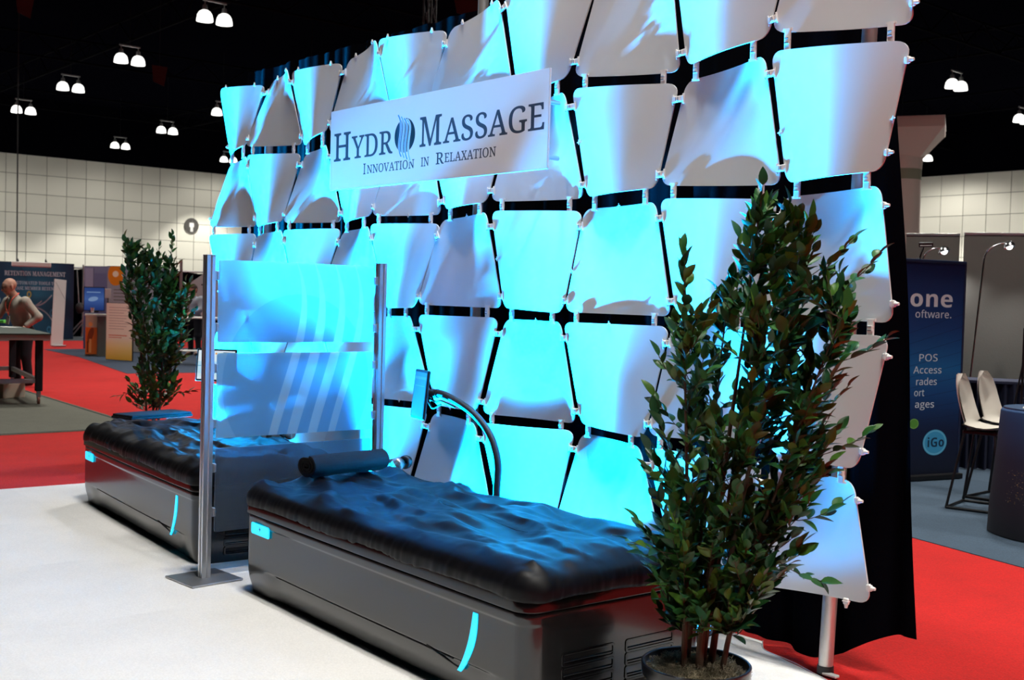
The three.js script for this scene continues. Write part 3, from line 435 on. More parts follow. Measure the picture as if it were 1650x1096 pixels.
// ------------------------------------------------------------------ glass divider between the beds
{
  const X = -2.954, Z0 = 1.282, Z1 = 0.18, t = thing('glass_divider', 'frosted blue glass divider with three panes between two aluminium posts', 'divider', [X, 0, (Z0 + Z1) / 2]);
  const post = new THREE.Shape(); { const a = 0.025, k = 0.005, P = []; const sideP = (f) => { for (const [u, v] of [[-a, a], [-k, a], [-k, a - 0.009], [k, a - 0.009], [k, a], [a - 0.004, a]]) P.push(f(u, v)); }; sideP((u, v) => [u, v]); sideP((u, v) => [v, -u]); sideP((u, v) => [-u, -v]); sideP((u, v) => [-v, u]); post.setFromPoints(P.map(([x, y]) => new THREE.Vector2(x, y))); }
  const postGeo = extrude(post, 1.735).rotateX(-Math.PI / 2), plate = box(0.30, 0.010, 0.30, 0.003);
  for (const [z, s] of [[(Z0 - Z1) / 2, -1], [-(Z0 - Z1) / 2, 1]]) {
    part('post', postGeo, M.alu, t, [0, 0.008, z]); part('cap', box(0.052, 0.006, 0.052, 0.002), M.steel, t, [0, 1.746, z]);
    part('base_plate', plate, M.steel, t, [0, 0.006, z], [0, 0.06, 0]);
    for (const y of [0.36, 0.60, 0.84, 1.14, 1.36, 1.64]) part('clamp', merge(box(0.02, 0.05, 0.03, 0.003), box(0.032, 0.044, 0.012, 0.003).translate(0, 0, s * 0.01)), M.steel, t, [0, y, z + s * 0.037]);
  }
  const gw = 0.995;
  // the printed wave emblem, laid over the two upper panes as one drawing
  const emblem = (y0, y1) => canvas(1024, Math.round(1024 * (y1 - y0) / gw), (g, w, h) => {
    const sx = w / gw, Y = (y) => (y1 - y) * sx, Xp = (x) => x * sx;
    g.fillStyle = '#c2e6f6'; g.fillRect(0, 0, w, h);
    g.fillStyle = '#aad8ee'; g.beginPath(); g.ellipse(Xp(0.50), Y(1.05), Xp(0.47), Xp(0.50), 0, 0, 7); g.fill();
    for (const [x0, wd] of [[0.36, 0.052], [0.475, 0.062], [0.61, 0.058], [0.745, 0.046]]) {
      g.fillStyle = '#dff4fc'; g.beginPath(); g.moveTo(Xp(x0 + 0.10), Y(1.76));
      g.bezierCurveTo(Xp(x0 + 0.24), Y(1.45), Xp(x0 + 0.05), Y(1.15), Xp(x0 - 0.05), Y(0.74)); g.lineTo(Xp(x0 - 0.05 + wd), Y(0.74));
      g.bezierCurveTo(Xp(x0 + 0.05 + wd * 1.3), Y(1.15), Xp(x0 + 0.24 + wd), Y(1.45), Xp(x0 + 0.10), Y(1.76)); g.fill();
    }
  });
  const pane = (y0, y1, mat, name = 'pane') => { const g = extrude(roundRect(gw, y1 - y0, 0.012), 0.006, 0.001); frontUV(g, gw, y1 - y0); g.rotateY(Math.PI / 2); return part(name, g, mat, t, [-0.003, (y0 + y1) / 2, 0]); };
  const frost = (map) => phy({ map, roughness: 0.9, transmission: 0.88, thickness: 0, ior: 1.3, specularIntensity: 0.5 });
  pane(1.279, 1.725, frost(emblem(1.279, 1.725))); pane(0.760, 1.220, frost(emblem(0.760, 1.220)));
  pane(0.250, 0.703, phy({ color: lin(0.42, 0.50, 0.58), roughness: 0.24, transmission: 0.92, thickness: 0, ior: 1.4 })).userData.label = 'clear smoky lower pane';
}


// ------------------------------------------------------------------ potted ficus trees
function leafGeo(L, wd, curl, fold, seed) {
  const n = 6, pos = [], uv = [], idx = [];
  for (let i = 0; i <= n; i++) { const t = i / n, w = wd * Math.pow(Math.sin(Math.PI * Math.pow(t, 0.78)), 0.85) * (t > 0.93 ? 0.4 : 1), y = -curl * t * t + 0.25 * curl * t, x = t * L; pos.push(x, y + fold * w, -w, x, y, 0, x, y + fold * w, w); uv.push(t, 0, t, 0.5, t, 1); }
  for (let i = 0; i < n; i++) { const a = i * 3, b = a + 3; idx.push(a, a + 1, b, a + 1, b + 1, b, a + 1, a + 2, b + 1, a + 2, b + 2, b + 1); }
  const g = new THREE.BufferGeometry(); g.setAttribute('position', new THREE.Float32BufferAttribute(pos, 3)); g.setAttribute('uv', new THREE.Float32BufferAttribute(uv, 2)); g.setIndex(idx); g.computeVertexNormals(); return g;
}
const leafTones = [[0.019, 0.088, 0.022], [0.027, 0.112, 0.022], [0.014, 0.070, 0.026], [0.060, 0.145, 0.020]];
const leafMats = leafTones.map((c) => phy({ color: lin(...c), roughness: 0.38, side: THREE.DoubleSide, specularIntensity: 0.55 }));
const foliageMat = phy({ color: lin(1, 1, 1), roughness: 0.38, side: THREE.DoubleSide, specularIntensity: 0.55 });
const leafGeos = [leafGeo(1, 0.235, 0.12, 0.35, 1), leafGeo(1, 0.25, 0.30, 0.25, 2), leafGeo(1, 0.21, 0.2, 0.5, 3), leafGeo(1, 0.27, 0.05, 0.2, 4)];
const barkTex = noiseTex(128, (u, v) => { const k = 0.6 + 0.5 * fbm(u * 4, v * 24, 3); return [0.38 * k, 0.30 * k, 0.23 * k]; }, true);
const bark = std({ map: barkTex, roughness: 0.85 }), barkThin = std({ color: lin(0.07, 0.05, 0.03), roughness: 0.85 });
// env(y) gives [lateral from, lateral to, depth] of the crown at height y; lateral is along the tree's own x
function ficus(label, p, turn, o) {
  const R = rng(o.seed), t = thing('potted_ficus', label, 'potted tree', p, turn);
  const potH = o.potH, pr = o.potR;
  const pot = part('pot', new THREE.LatheGeometry([[0, 0], [pr * 0.74, 0], [pr * 0.76, 0.01], [pr * 0.93, potH - 0.05], [pr, potH - 0.045], [pr * 1.02, potH - 0.004], [pr * 1.0, potH], [pr * 0.95, potH - 0.004], [pr * 0.92, potH - 0.06], [0, potH - 0.06]].map(([a, b]) => new THREE.Vector2(a, b)), 56), phy({ color: lin(0.004, 0.004, 0.005), roughness: 0.3 }), t);
  // moss: many fine curled strands on a low mound
  const strand = [], mossTones = [];
  { const gs = []; for (let i = 0; i < 5; i++) { const q = []; for (let k = 0; k < 5; k++) q.push(V3((k - 2) * 0.012 + 0.008 * (R() - 0.5), 0.012 * Math.sin(k * 1.3 + i), 0.02 * (R() - 0.5))); gs.push(tube(q, 0.0009, 7, 3)); } strand.push(...gs); }
  const mossGeo = merge(strand), n = o.moss, moss = shadow(new THREE.InstancedMesh(mossGeo, std({ color: 0xffffff, roughness: 1 }), n)), mx = new THREE.Matrix4(), q = new THREE.Quaternion();
  moss.name = 'moss'; moss.userData.kind = 'stuff';
  for (let i = 0; i < n; i++) { const a = R() * 7, r = pr * 0.9 * Math.sqrt(R()), y = potH - 0.05 + 0.035 * (1 - (r / pr) * (r / pr)) + 0.014 * R(); q.setFromEuler(new THREE.Euler((R() - 0.5) * 1.2, R() * 7, (R() - 0.5) * 1.2)); mx.compose(V3(Math.cos(a) * r, y, Math.sin(a) * r), q, V3(1, 1, 1).multiplyScalar(0.7 + 0.7 * R())); moss.setMatrixAt(i, mx); const k = 0.55 + 0.7 * R(); moss.setColorAt(i, lin(0.36 * k, 0.30 * k, 0.20 * k)); }
  pot.add(moss);
  part('soil', new THREE.LatheGeometry([[pr * 0.91, potH - 0.06], [pr * 0.7, potH - 0.045], [pr * 0.3, potH - 0.03], [0, potH - 0.025]].map(([a, b]) => new THREE.Vector2(a, b)).reverse(), 40), std({ color: lin(0.05, 0.038, 0.025), roughness: 1, side: THREE.DoubleSide }), t);
  // stems
  const stems = o.stems.map(([x0, z0, x1, z1, y1, r0], i) => {
    const pts = []; const y0 = potH - 0.06; for (let k = 0; k <= 7; k++) { const s = k / 7, e = Math.pow(s, 1.25); pts.push(V3(lerp(x0, x1, e) + 0.03 * (fbm(s * 3, i * 5, o.seed) - 0.45) * (s > 0 ? 1 : 0), lerp(y0, y1, s), lerp(z0, z1, e) + 0.03 * (fbm(s * 3, i * 5 + 9, o.seed) - 0.45))); }
    const c = new THREE.CatmullRomCurve3(pts), g = new THREE.TubeGeometry(c, 36, 1, 9), P = g.attributes.position, N = g.attributes.normal;
    for (let k = 0; k < P.count; k++) { const s = Math.floor(k / 10) / 36, rr = lerp(r0, 0.0022, Math.pow(s, 0.7)), cp = c.getPointAt(s); P.setXYZ(k, cp.x + N.getX(k) * rr, cp.y + N.getY(k) * rr, cp.z + N.getZ(k) * rr); }
    const u = g.attributes.uv; for (let k = 0; k < u.count; k++) u.setXY(k, u.getX(k) * 6, u.getY(k));
    part('stem', g, bark, t); return c;
  });
  const onStem = (y) => { let best = null; for (const c of stems) { const a = c.points[0].y, b = c.points[c.points.length - 1].y; if (y < a || y > b) continue; best = best || []; best.push(c.getPoint((y - a) / (b - a))); } return best; };
  const leaves = [], twigs = [];
  const addLeaf = (pos, dir, up, size) => { const x = dir.clone().normalize(), z = x.clone().cross(up).normalize(), y = z.clone().cross(x).normalize(); leaves.push({ m: new THREE.Matrix4().compose(pos, new THREE.Quaternion().setFromRotationMatrix(new THREE.Matrix4().makeBasis(x, y, z)), V3(size, size * (0.7 + 0.6 * R()), size * (0.85 + 0.35 * R()))), g: Math.floor(R() * 4), c: R() < 0.2 ? 3 : Math.floor(R() * 3), p: pos }); };
  const twig = (from, to, k) => {
    const mid = from.clone().lerp(to, 0.5).add(V3((R() - 0.5) * 0.03, -0.02 - 0.02 * R(), (R() - 0.5) * 0.03)), c = new THREE.QuadraticBezierCurve3(from, mid, to), len = c.getLength();
    twigs.push(new THREE.TubeGeometry(c, 6, 0.0016, 4));
    const nl = Math.max(4, Math.round(k ?? len / o.gap));
    for (let i = 0; i < nl; i++) { const s = i === nl - 1 ? 1 : 0.25 + 0.75 * i / (nl - 1), p = c.getPoint(s), d = c.getTangent(s), az = i * 2.4 + from.x * 40, side = Math.abs(d.y) > 0.75 ? V3(Math.cos(az), 0.1, Math.sin(az)) : V3(0, 1, 0).cross(d).normalize().multiplyScalar((i % 2 ? 1 : -1)), out = d.clone().multiplyScalar(0.55 + 0.5 * s).add(side.multiplyScalar((1 - s * 0.6) * 0.9)).add(V3((R() - 0.5) * 0.7, (R() - 0.5) * 0.8 + 0.1, (R() - 0.5) * 0.7)); if (i === nl - 1) out.copy(d).add(V3((R() - 0.5) * 0.3, (R() - 0.5) * 0.3, (R() - 0.5) * 0.3)); addLeaf(p, out, V3((R() - 0.5) * 1.4, 1, (R() - 0.5) * 1.4), o.leaf * (0.72 + 0.5 * R())); }
  };
  for (let i = 0; i < o.twigs; i++) {
    const y = lerp(o.y0, o.y1, Math.pow(R(), o.bias)), e = o.env(y); if (!e) continue;
    const cx = (e[0] + e[1]) / 2, hw = (e[1] - e[0]) / 2, a = R() * Math.PI * 2, rr = Math.sqrt(0.03 + 0.97 * R()), to = V3(cx + Math.cos(a) * hw * rr, y, Math.sin(a) * e[2] * rr);
    const starts = onStem(Math.max(potH + 0.12, y - 0.05 - 0.22 * R() * Math.min(1, hw * 3))); if (!starts) continue;
    let from = starts.reduce((b, p) => (p.distanceTo(to) < b.distanceTo(to) ? p : b)); const d = to.clone().sub(from); if (d.length() > 0.34) { twigs.push(new THREE.TubeGeometry(new THREE.LineCurve3(from.clone(), from.clone().addScaledVector(d, 0.55)), 2, 0.0024, 4)); from = from.clone().addScaledVector(d, 1 - 0.3 / d.length()); }
    twig(from.clone(), to);
  }
  for (const c of stems) { const p1 = c.getPoint(1), d = c.getTangent(1); twig(c.getPoint(0.84), p1.clone().addScaledVector(d, 0.03), o.tipLeaves ?? 9); }
  for (const [x, y, z, fx, fy, fz] of o.extra ?? []) twig(V3(fx, fy, fz), V3(x, y, z));
  part('twig', merge(twigs), barkThin, t).userData.kind = 'stuff';
  // the leaves that show largest are parts of their own, the rest one crown of foliage
  t.updateMatrixWorld(true);
  for (const l of leaves) l.d = l.p.clone().applyMatrix4(t.matrixWorld).distanceTo(EYE);
  leaves.sort((a, b) => a.d - b.d);
  const K = Math.min(o.parts, leaves.length);
  leaves.slice(0, K).forEach((l) => { const m = part('leaf', leafGeos[l.g], leafMats[l.c], t); l.m.decompose(m.position, m.quaternion, m.scale); });
  const rest = leaves.slice(K);
  leafGeos.forEach((g, gi) => { const L = rest.filter((l) => l.g === gi); if (!L.length) return; const im = shadow(new THREE.InstancedMesh(g, foliageMat, L.length)); L.forEach((l, i) => { im.setMatrixAt(i, l.m); im.setColorAt(i, lin(...leafTones[l.c])); }); im.name = gi ? 'foliage_' + String(gi).padStart(3, '0') : 'foliage'; im.userData.kind = 'stuff'; t.add(im); });
  return t;
}
const envOf = (tab) => (y) => { for (let i = 0; i < tab.length - 1; i++) { const a = tab[i], b = tab[i + 1]; if (y >= a[0] && y <= b[0]) { const t = (y - a[0]) / (b[0] - a[0]); return [lerp(a[1], b[1], t), lerp(a[2], b[2], t), lerp(a[3], b[3], t)]; } } return null; };
const sideTurn = Math.atan2(0.76, 0.649);      // the tree's own x axis lies across the visitor's view
ficus('leafy green ficus tree in a round black pot at the foot of the near bed', V3(0.10, 0, 0.83), sideTurn, {
  seed: 41, potH: 0.255, potR: 0.195, moss: 420, leaf: 0.068, gap: 0.025, twigs: 430, bias: 1.2, y0: 0.41, y1: 1.93, parts: 300,
  env: envOf([[0.40, -0.14, 0.20, 0.14], [0.55, -0.19, 0.31, 0.2], [0.65, -0.24, 0.40, 0.26], [0.8, -0.24, 0.46, 0.28], [1.0, -0.23, 0.50, 0.28], [1.2, -0.20, 0.51, 0.28], [1.36, -0.19, 0.53, 0.26], [1.5, -0.14, 0.52, 0.24], [1.6, 0.03, 0.52, 0.22], [1.7, 0.08, 0.50, 0.18], [1.8, 0.10, 0.42, 0.14], [1.93, 0.14, 0.27, 0.07]]),
  stems: [[-0.05, 0.03, -0.09, 0.05, 1.68, 0.013], [0.0, 0.05, 0.18, 0.03, 1.95, 0.017], [0.05, -0.02, 0.36, -0.03, 1.84, 0.015], [-0.03, -0.04, 0.10, -0.14, 1.62, 0.012], [0.08, 0.04, 0.44, 0.14, 1.52, 0.012], [0.02, 0.0, 0.17, 0.16, 1.5, 0.011]],
  extra: [[0.60, 1.745, 0.02, 0.42, 1.58, 0.02], [0.63, 1.45, 0.05, 0.45, 1.36, 0.06], [0.59, 1.12, 0.05, 0.40, 1.03, 0.08], [0.52, 1.80, -0.02, 0.36, 1.66, -0.02], [-0.27, 0.71, 0.08, -0.1, 0.66, 0.05], [0.43, 0.585, 0.1, 0.25, 0.66, 0.08], [-0.15, 0.56, 0.12, -0.04, 0.60, 0.06], [0.47, 0.86, 0.1, 0.3, 0.8, 0.1], [-0.10, 1.74, 0.05, -0.085, 1.56, 0.05]],
});
ficus('leafy ficus tree behind the head end of the far bed, blue light on its leaves', V3(-7.58, 0, -0.39), sideTurn, {
  seed: 77, potH: 0.30, potR: 0.18, moss: 60, leaf: 0.078, gap: 0.031, twigs: 340, bias: 0.85, y0: 0.48, y1: 1.98, parts: 180,
  env: envOf([[0.42, -0.20, 0.20, 0.14], [0.6, -0.28, 0.30, 0.2], [0.8, -0.17, 0.26, 0.22], [1.0, -0.16, 0.34, 0.24], [1.2, -0.22, 0.38, 0.24], [1.4, -0.27, 0.42, 0.22], [1.6, -0.32, 0.36, 0.2], [1.78, -0.30, 0.28, 0.16], [1.86, -0.29, 0.2, 0.1], [1.98, -0.27, -0.2, 0.06]]),
  stems: [[-0.04, 0.02, -0.26, 0.02, 2.0, 0.013], [0.02, 0.03, 0.04, 0.02, 1.93, 0.015], [0.05, -0.02, 0.15, -0.03, 2.04, 0.014], [0.0, -0.03, 0.30, -0.1, 1.6, 0.012], [0.03, 0.0, -0.1, 0.12, 1.6, 0.011]],
  extra: [[0.40, 0.62, 0.05, 0.15, 0.62, 0.05], [-0.3, 0.56, 0.1, -0.05, 0.66, 0.05]],
});


// ------------------------------------------------------------------ people
// a body as one surface: tapered capsules joined by a smooth minimum, meshed on a grid
function sdfGeo(bones, size, centre, res, k = 0.035) {
  const mc = new MarchingCubes(res, M.skin, false, false, 120000); mc.isolation = 0;
  const hs = res / 2, f = mc.field;
  for (let z = 0; z < res; z++) for (let y = 0; y < res; y++) for (let x = 0; x < res; x++) {
    const px = centre.x + (x - hs) / hs * size, py = centre.y + (y - hs) / hs * size, pz = centre.z + (z - hs) / hs * size; let d = 1;
    for (const [a, ra, b, rb, sq] of bones) {
      const bx = b.x - a.x, by = b.y - a.y, bz = b.z - a.z, qx = px - a.x, qy = py - a.y, qz = pz - a.z, L = bx * bx + by * by + bz * bz, t = L > 0 ? Math.min(1, Math.max(0, (qx * bx + qy * by + qz * bz) / L)) : 0;
      const ex = qx - bx * t, ey = qy - by * t, ez = (qz - bz * t) * (sq ?? 1), e = Math.sqrt(ex * ex + ey * ey + ez * ez) - lerp(ra, rb, t), h = Math.max(k - Math.abs(d - e), 0) / k; d = Math.min(d, e) - h * h * k * 0.25;
    }
    f[z * res * res + y * res + x] = -d;
  }
  mc.update();
  const g = new THREE.BufferGeometry(); g.setAttribute('position', new THREE.Float32BufferAttribute(mc.positionArray.slice(0, mc.count * 3), 3));
  const m = mergeVertices(g, 1e-4); m.computeVertexNormals(); m.scale(size, size, size).translate(centre.x, centre.y, centre.z); return m;
}
function hand(bones, wrist, dir, up, sgn) {   // palm, four unequal curled fingers and a thumb at the side
  const x = dir.clone().normalize(), z = x.clone().cross(up).normalize().multiplyScalar(sgn), y = z.clone().cross(x).multiplyScalar(sgn), P = (a, b, c) => wrist.clone().addScaledVector(x, a).addScaledVector(y, b).addScaledVector(z, c);
  bones.push([wrist, 0.026, P(0.07, 0, 0), 0.034, 1]);
  [[-0.032, 0.060], [-0.011, 0.074], [0.011, 0.070], [0.031, 0.054]].forEach(([o, l]) => { const a = P(0.075, 0, o), b = P(0.075 + l * 0.55, -0.008, o * 1.1), c = P(0.075 + l * 0.85, -0.032, o * 1.1); bones.push([a, 0.0105, b, 0.0095], [b, 0.0095, c, 0.0085]); });
  bones.push([P(0.02, 0, -0.03), 0.014, P(0.055, -0.012, -0.062), 0.011], [P(0.055, -0.012, -0.062), 0.011, P(0.085, -0.026, -0.062), 0.0095]);
}
// +z is where the figure faces, +x its left
function person(label, p, turn, o) {
  const t = thing('person', label, 'person', p, turn, o.group), J = o.joints, res = 84;
  const B = []; const b = (a, ra, c, rc, sq) => B.push([a, ra, c, rc, sq]);
  b(J.hip, 0.125, J.belly, 0.135, 1.15); b(J.belly, 0.135, J.chest, 0.135, 1.2); b(J.chest, 0.12, J.neck, 0.055);
  for (const s of ['L', 'R']) { b(J.chest.clone().lerp(J['sh' + s], 0.3), 0.09, J['sh' + s], 0.062); b(J['sh' + s], 0.058, J['el' + s], 0.043); b(J['el' + s], 0.042, J['wr' + s], 0.028); b(J.hip, 0.11, J['hp' + s], 0.095); b(J['hp' + s], 0.09, J['kn' + s], 0.058); b(J['kn' + s], 0.056, J['an' + s], 0.038); b(J['an' + s], 0.036, J['an' + s].clone().add(V3(0, -0.035, 0.14)), 0.03); }
  b(J.neck, 0.055, J.head.clone().add(V3(0, -0.06, -0.01)), 0.052);
  const handsB = []; hand(B, J.wrL, o.handL, V3(0, 1, 0), 1); hand(B, J.wrR, o.handR, V3(0, 1, 0), -1);
  const mid = V3(0, 0.86, 0), whole = sdfGeo(B, 1.0, mid, res);
  // head on a finer grid, turned with the gaze
  const q = new THREE.Quaternion().setFromEuler(new THREE.Euler(o.nod, o.gaze, 0, 'YXZ')), h = (x, y, z) => V3(x, y, z).applyQuaternion(q).add(J.head);
  const Hd = [[h(0, 0.035, -0.012), 0.098, h(0, 0.02, 0.012), 0.094], [h(0, -0.02, 0.03), 0.078, h(0, -0.075, 0.055), 0.042], [h(0, 0.01, 0.098), 0.012, h(0, -0.024, 0.122), 0.016], [h(-0.02, -0.055, 0.098), 0.012, h(0.02, -0.055, 0.098), 0.012], [h(-0.03, 0.026, 0.088), 0.017, h(0.03, 0.026, 0.088), 0.017], [h(-0.095, 0.02, -0.005), 0.016, h(-0.098, -0.022, 0), 0.014], [h(0.095, 0.02, -0.005), 0.016, h(0.098, -0.022, 0), 0.014], [h(0, -0.09, -0.02), 0.05, J.neck, 0.054]];
  const headG = sdfGeo(Hd, 0.2, J.head.clone().add(V3(0, -0.02, 0)), 60, 0.016);
  part('body', merge(whole, headG), M.skin, t);
  const body = t.children[0];
  for (const s of [-1, 1]) { const e = part('eye', new THREE.SphereGeometry(0.011, 12, 8), M.white, body, h(s * 0.032, 0.006, 0.098)); part('iris', new THREE.SphereGeometry(0.0055, 8, 6), M.black, body, h(s * 0.032, 0.006, 0.105)); }
  if (o.glasses) { const gs = []; for (const s of [-1, 1]) { const r = new THREE.TorusGeometry(0.024, 0.003, 6, 20); r.applyQuaternion(q); const c = h(s * 0.034, 0.004, 0.116); gs.push(r.translate(c.x, c.y, c.z)); gs.push(bar(h(s * 0.058, 0.008, 0.112), h(s * 0.1, 0.006, 0.0), 0.003, 6)); } gs.push(bar(h(-0.01, 0.006, 0.12), h(0.01, 0.006, 0.12), 0.003, 6)); part('glasses', merge(gs), M.black, t); }
  if (o.hair) part('hair', sdfGeo([[h(0, 0.055, -0.02), 0.098, h(0, 0.045, 0.0), 0.094], [h(0, 0.0, -0.04), 0.085, h(0, 0.03, -0.03), 0.09]], 0.2, J.head, 48, 0.02), o.hair, t);
  // clothes a little larger than the body they cover
  const S = [], T = []; const g = 0.016;
  S.push([J.hip.clone().add(V3(0, 0.03, 0)), 0.125 + g * 1.6, J.belly, 0.135 + g * 1.6, 1.15], [J.belly, 0.135 + g * 1.4, J.chest, 0.135 + g, 1.2], [J.chest, 0.12 + g, J.neck.clone().lerp(J.chest, 0.25), 0.062 + g]);
  for (const s of ['L', 'R']) { S.push([J.chest.clone().lerp(J['sh' + s], 0.3), 0.09 + g, J['sh' + s], 0.062 + g], [J['sh' + s], 0.058 + g, J['el' + s], 0.046 + g], [J['el' + s], 0.045 + g, J['el' + s].clone().lerp(J['wr' + s], 0.86), 0.034 + g]); T.push([J.hip, 0.11 + g, J['hp' + s], 0.097 + g], [J['hp' + s], 0.092 + g, J['kn' + s], 0.062 + g], [J['kn' + s], 0.06 + g, J['an' + s].clone().add(V3(0, 0.0, 0)), 0.052 + g * 0.6]); }
  part('shirt', sdfGeo(S, 0.75, V3(0, 1.1, 0.05), 72), o.shirt, t); part('trousers', sdfGeo(T, 0.62, V3(0, 0.52, 0), 64), M.trousers, t);
  for (const s of ['L', 'R']) part('shoe', sdfGeo([[J['an' + s].clone().add(V3(0, -0.032, -0.03)), 0.045, J['an' + s].clone().add(V3(0, -0.042, 0.13)), 0.036]], 0.2, J['an' + s].clone().add(V3(0, 0, 0.05)), 30, 0.01), M.shoe, t);
  return t;
}
{
  // the man at the table: bends a little over it, looks down to his right
  const J = { hip: V3(0, 0.90, -0.03), belly: V3(0, 1.06, 0.02), chest: V3(0.0, 1.24, 0.08), neck: V3(0.0, 1.42, 0.14), head: V3(-0.01, 1.545, 0.205), shL: V3(0.185, 1.32, 0.06), elL: V3(0.30, 1.09, -0.09), wrL: V3(0.21, 0.93, 0.08), shR: V3(-0.185, 1.31, 0.12), elR: V3(-0.27, 1.10, 0.24), wrR: V3(-0.21, 1.005, 0.45), hpL: V3(0.09, 0.86, -0.03), knL: V3(0.12, 0.48, 0.0), anL: V3(0.13, 0.085, -0.05), hpR: V3(-0.09, 0.86, -0.03), knR: V3(-0.12, 0.48, 0.03), anR: V3(-0.14, 0.085, -0.02) };
  const P = fl(34, 622), toCam = facing(P);
  const man = person('bald man in a grey sweater with glasses, red lanyard and badge behind the table', P, toCam - 1.02, { joints: J, handL: V3(-0.2, -0.6, 0.5), handR: V3(0.1, -0.25, 1), nod: 0.28, gaze: -0.22, glasses: true, shirt: M.shirtGrey });
  part('lanyard', merge(tube([V3(-0.065, 1.425, 0.12), V3(-0.075, 1.36, 0.21), V3(-0.05, 1.25, 0.245), V3(0.0, 1.10, 0.225)], 0.007, 30, 6), tube([V3(0.065, 1.425, 0.12), V3(0.075, 1.36, 0.21), V3(0.05, 1.25, 0.245), V3(0.0, 1.10, 0.225)], 0.007, 30, 6), tube([V3(-0.065, 1.425, 0.12), V3(0, 1.45, 0.06), V3(0.065, 1.425, 0.12)], 0.007, 20, 6)), M.lanyard, man);
  part('badge', box(0.09, 0.13, 0.006, 0.004), M.white, man, [0.0, 1.03, 0.235], [-0.12, 0, 0]);
  // someone farther off, standing at a small table
  const K = { hip: V3(0, 0.92, 0), belly: V3(0, 1.08, 0.01), chest: V3(0, 1.26, 0.03), neck: V3(0, 1.45, 0.05), head: V3(0, 1.58, 0.08), shL: V3(0.19, 1.36, 0.02), elL: V3(0.25, 1.12, 0.08), wrL: V3(0.15, 1.03, 0.29), shR: V3(-0.19, 1.36, 0.02), elR: V3(-0.25, 1.12, 0.08), wrR: V3(-0.13, 1.03, 0.30), hpL: V3(0.09, 0.88, 0), knL: V3(0.11, 0.49, 0.02), anL: V3(0.12, 0.085, -0.02), hpR: V3(-0.09, 0.88, 0), knR: V3(-0.11, 0.49, 0.02), anR: V3(-0.12, 0.085, -0.02) };
  const Q = fl(313, 573); person('dark-haired person in a pale shirt standing at the small white table', Q, facing(Q) - 0.7, { joints: K, handL: V3(-0.2, -0.2, 1), handR: V3(0.2, -0.2, 1), nod: 0.3, gaze: 0.1, hair: M.hair, shirt: M.shirtWhite });
}
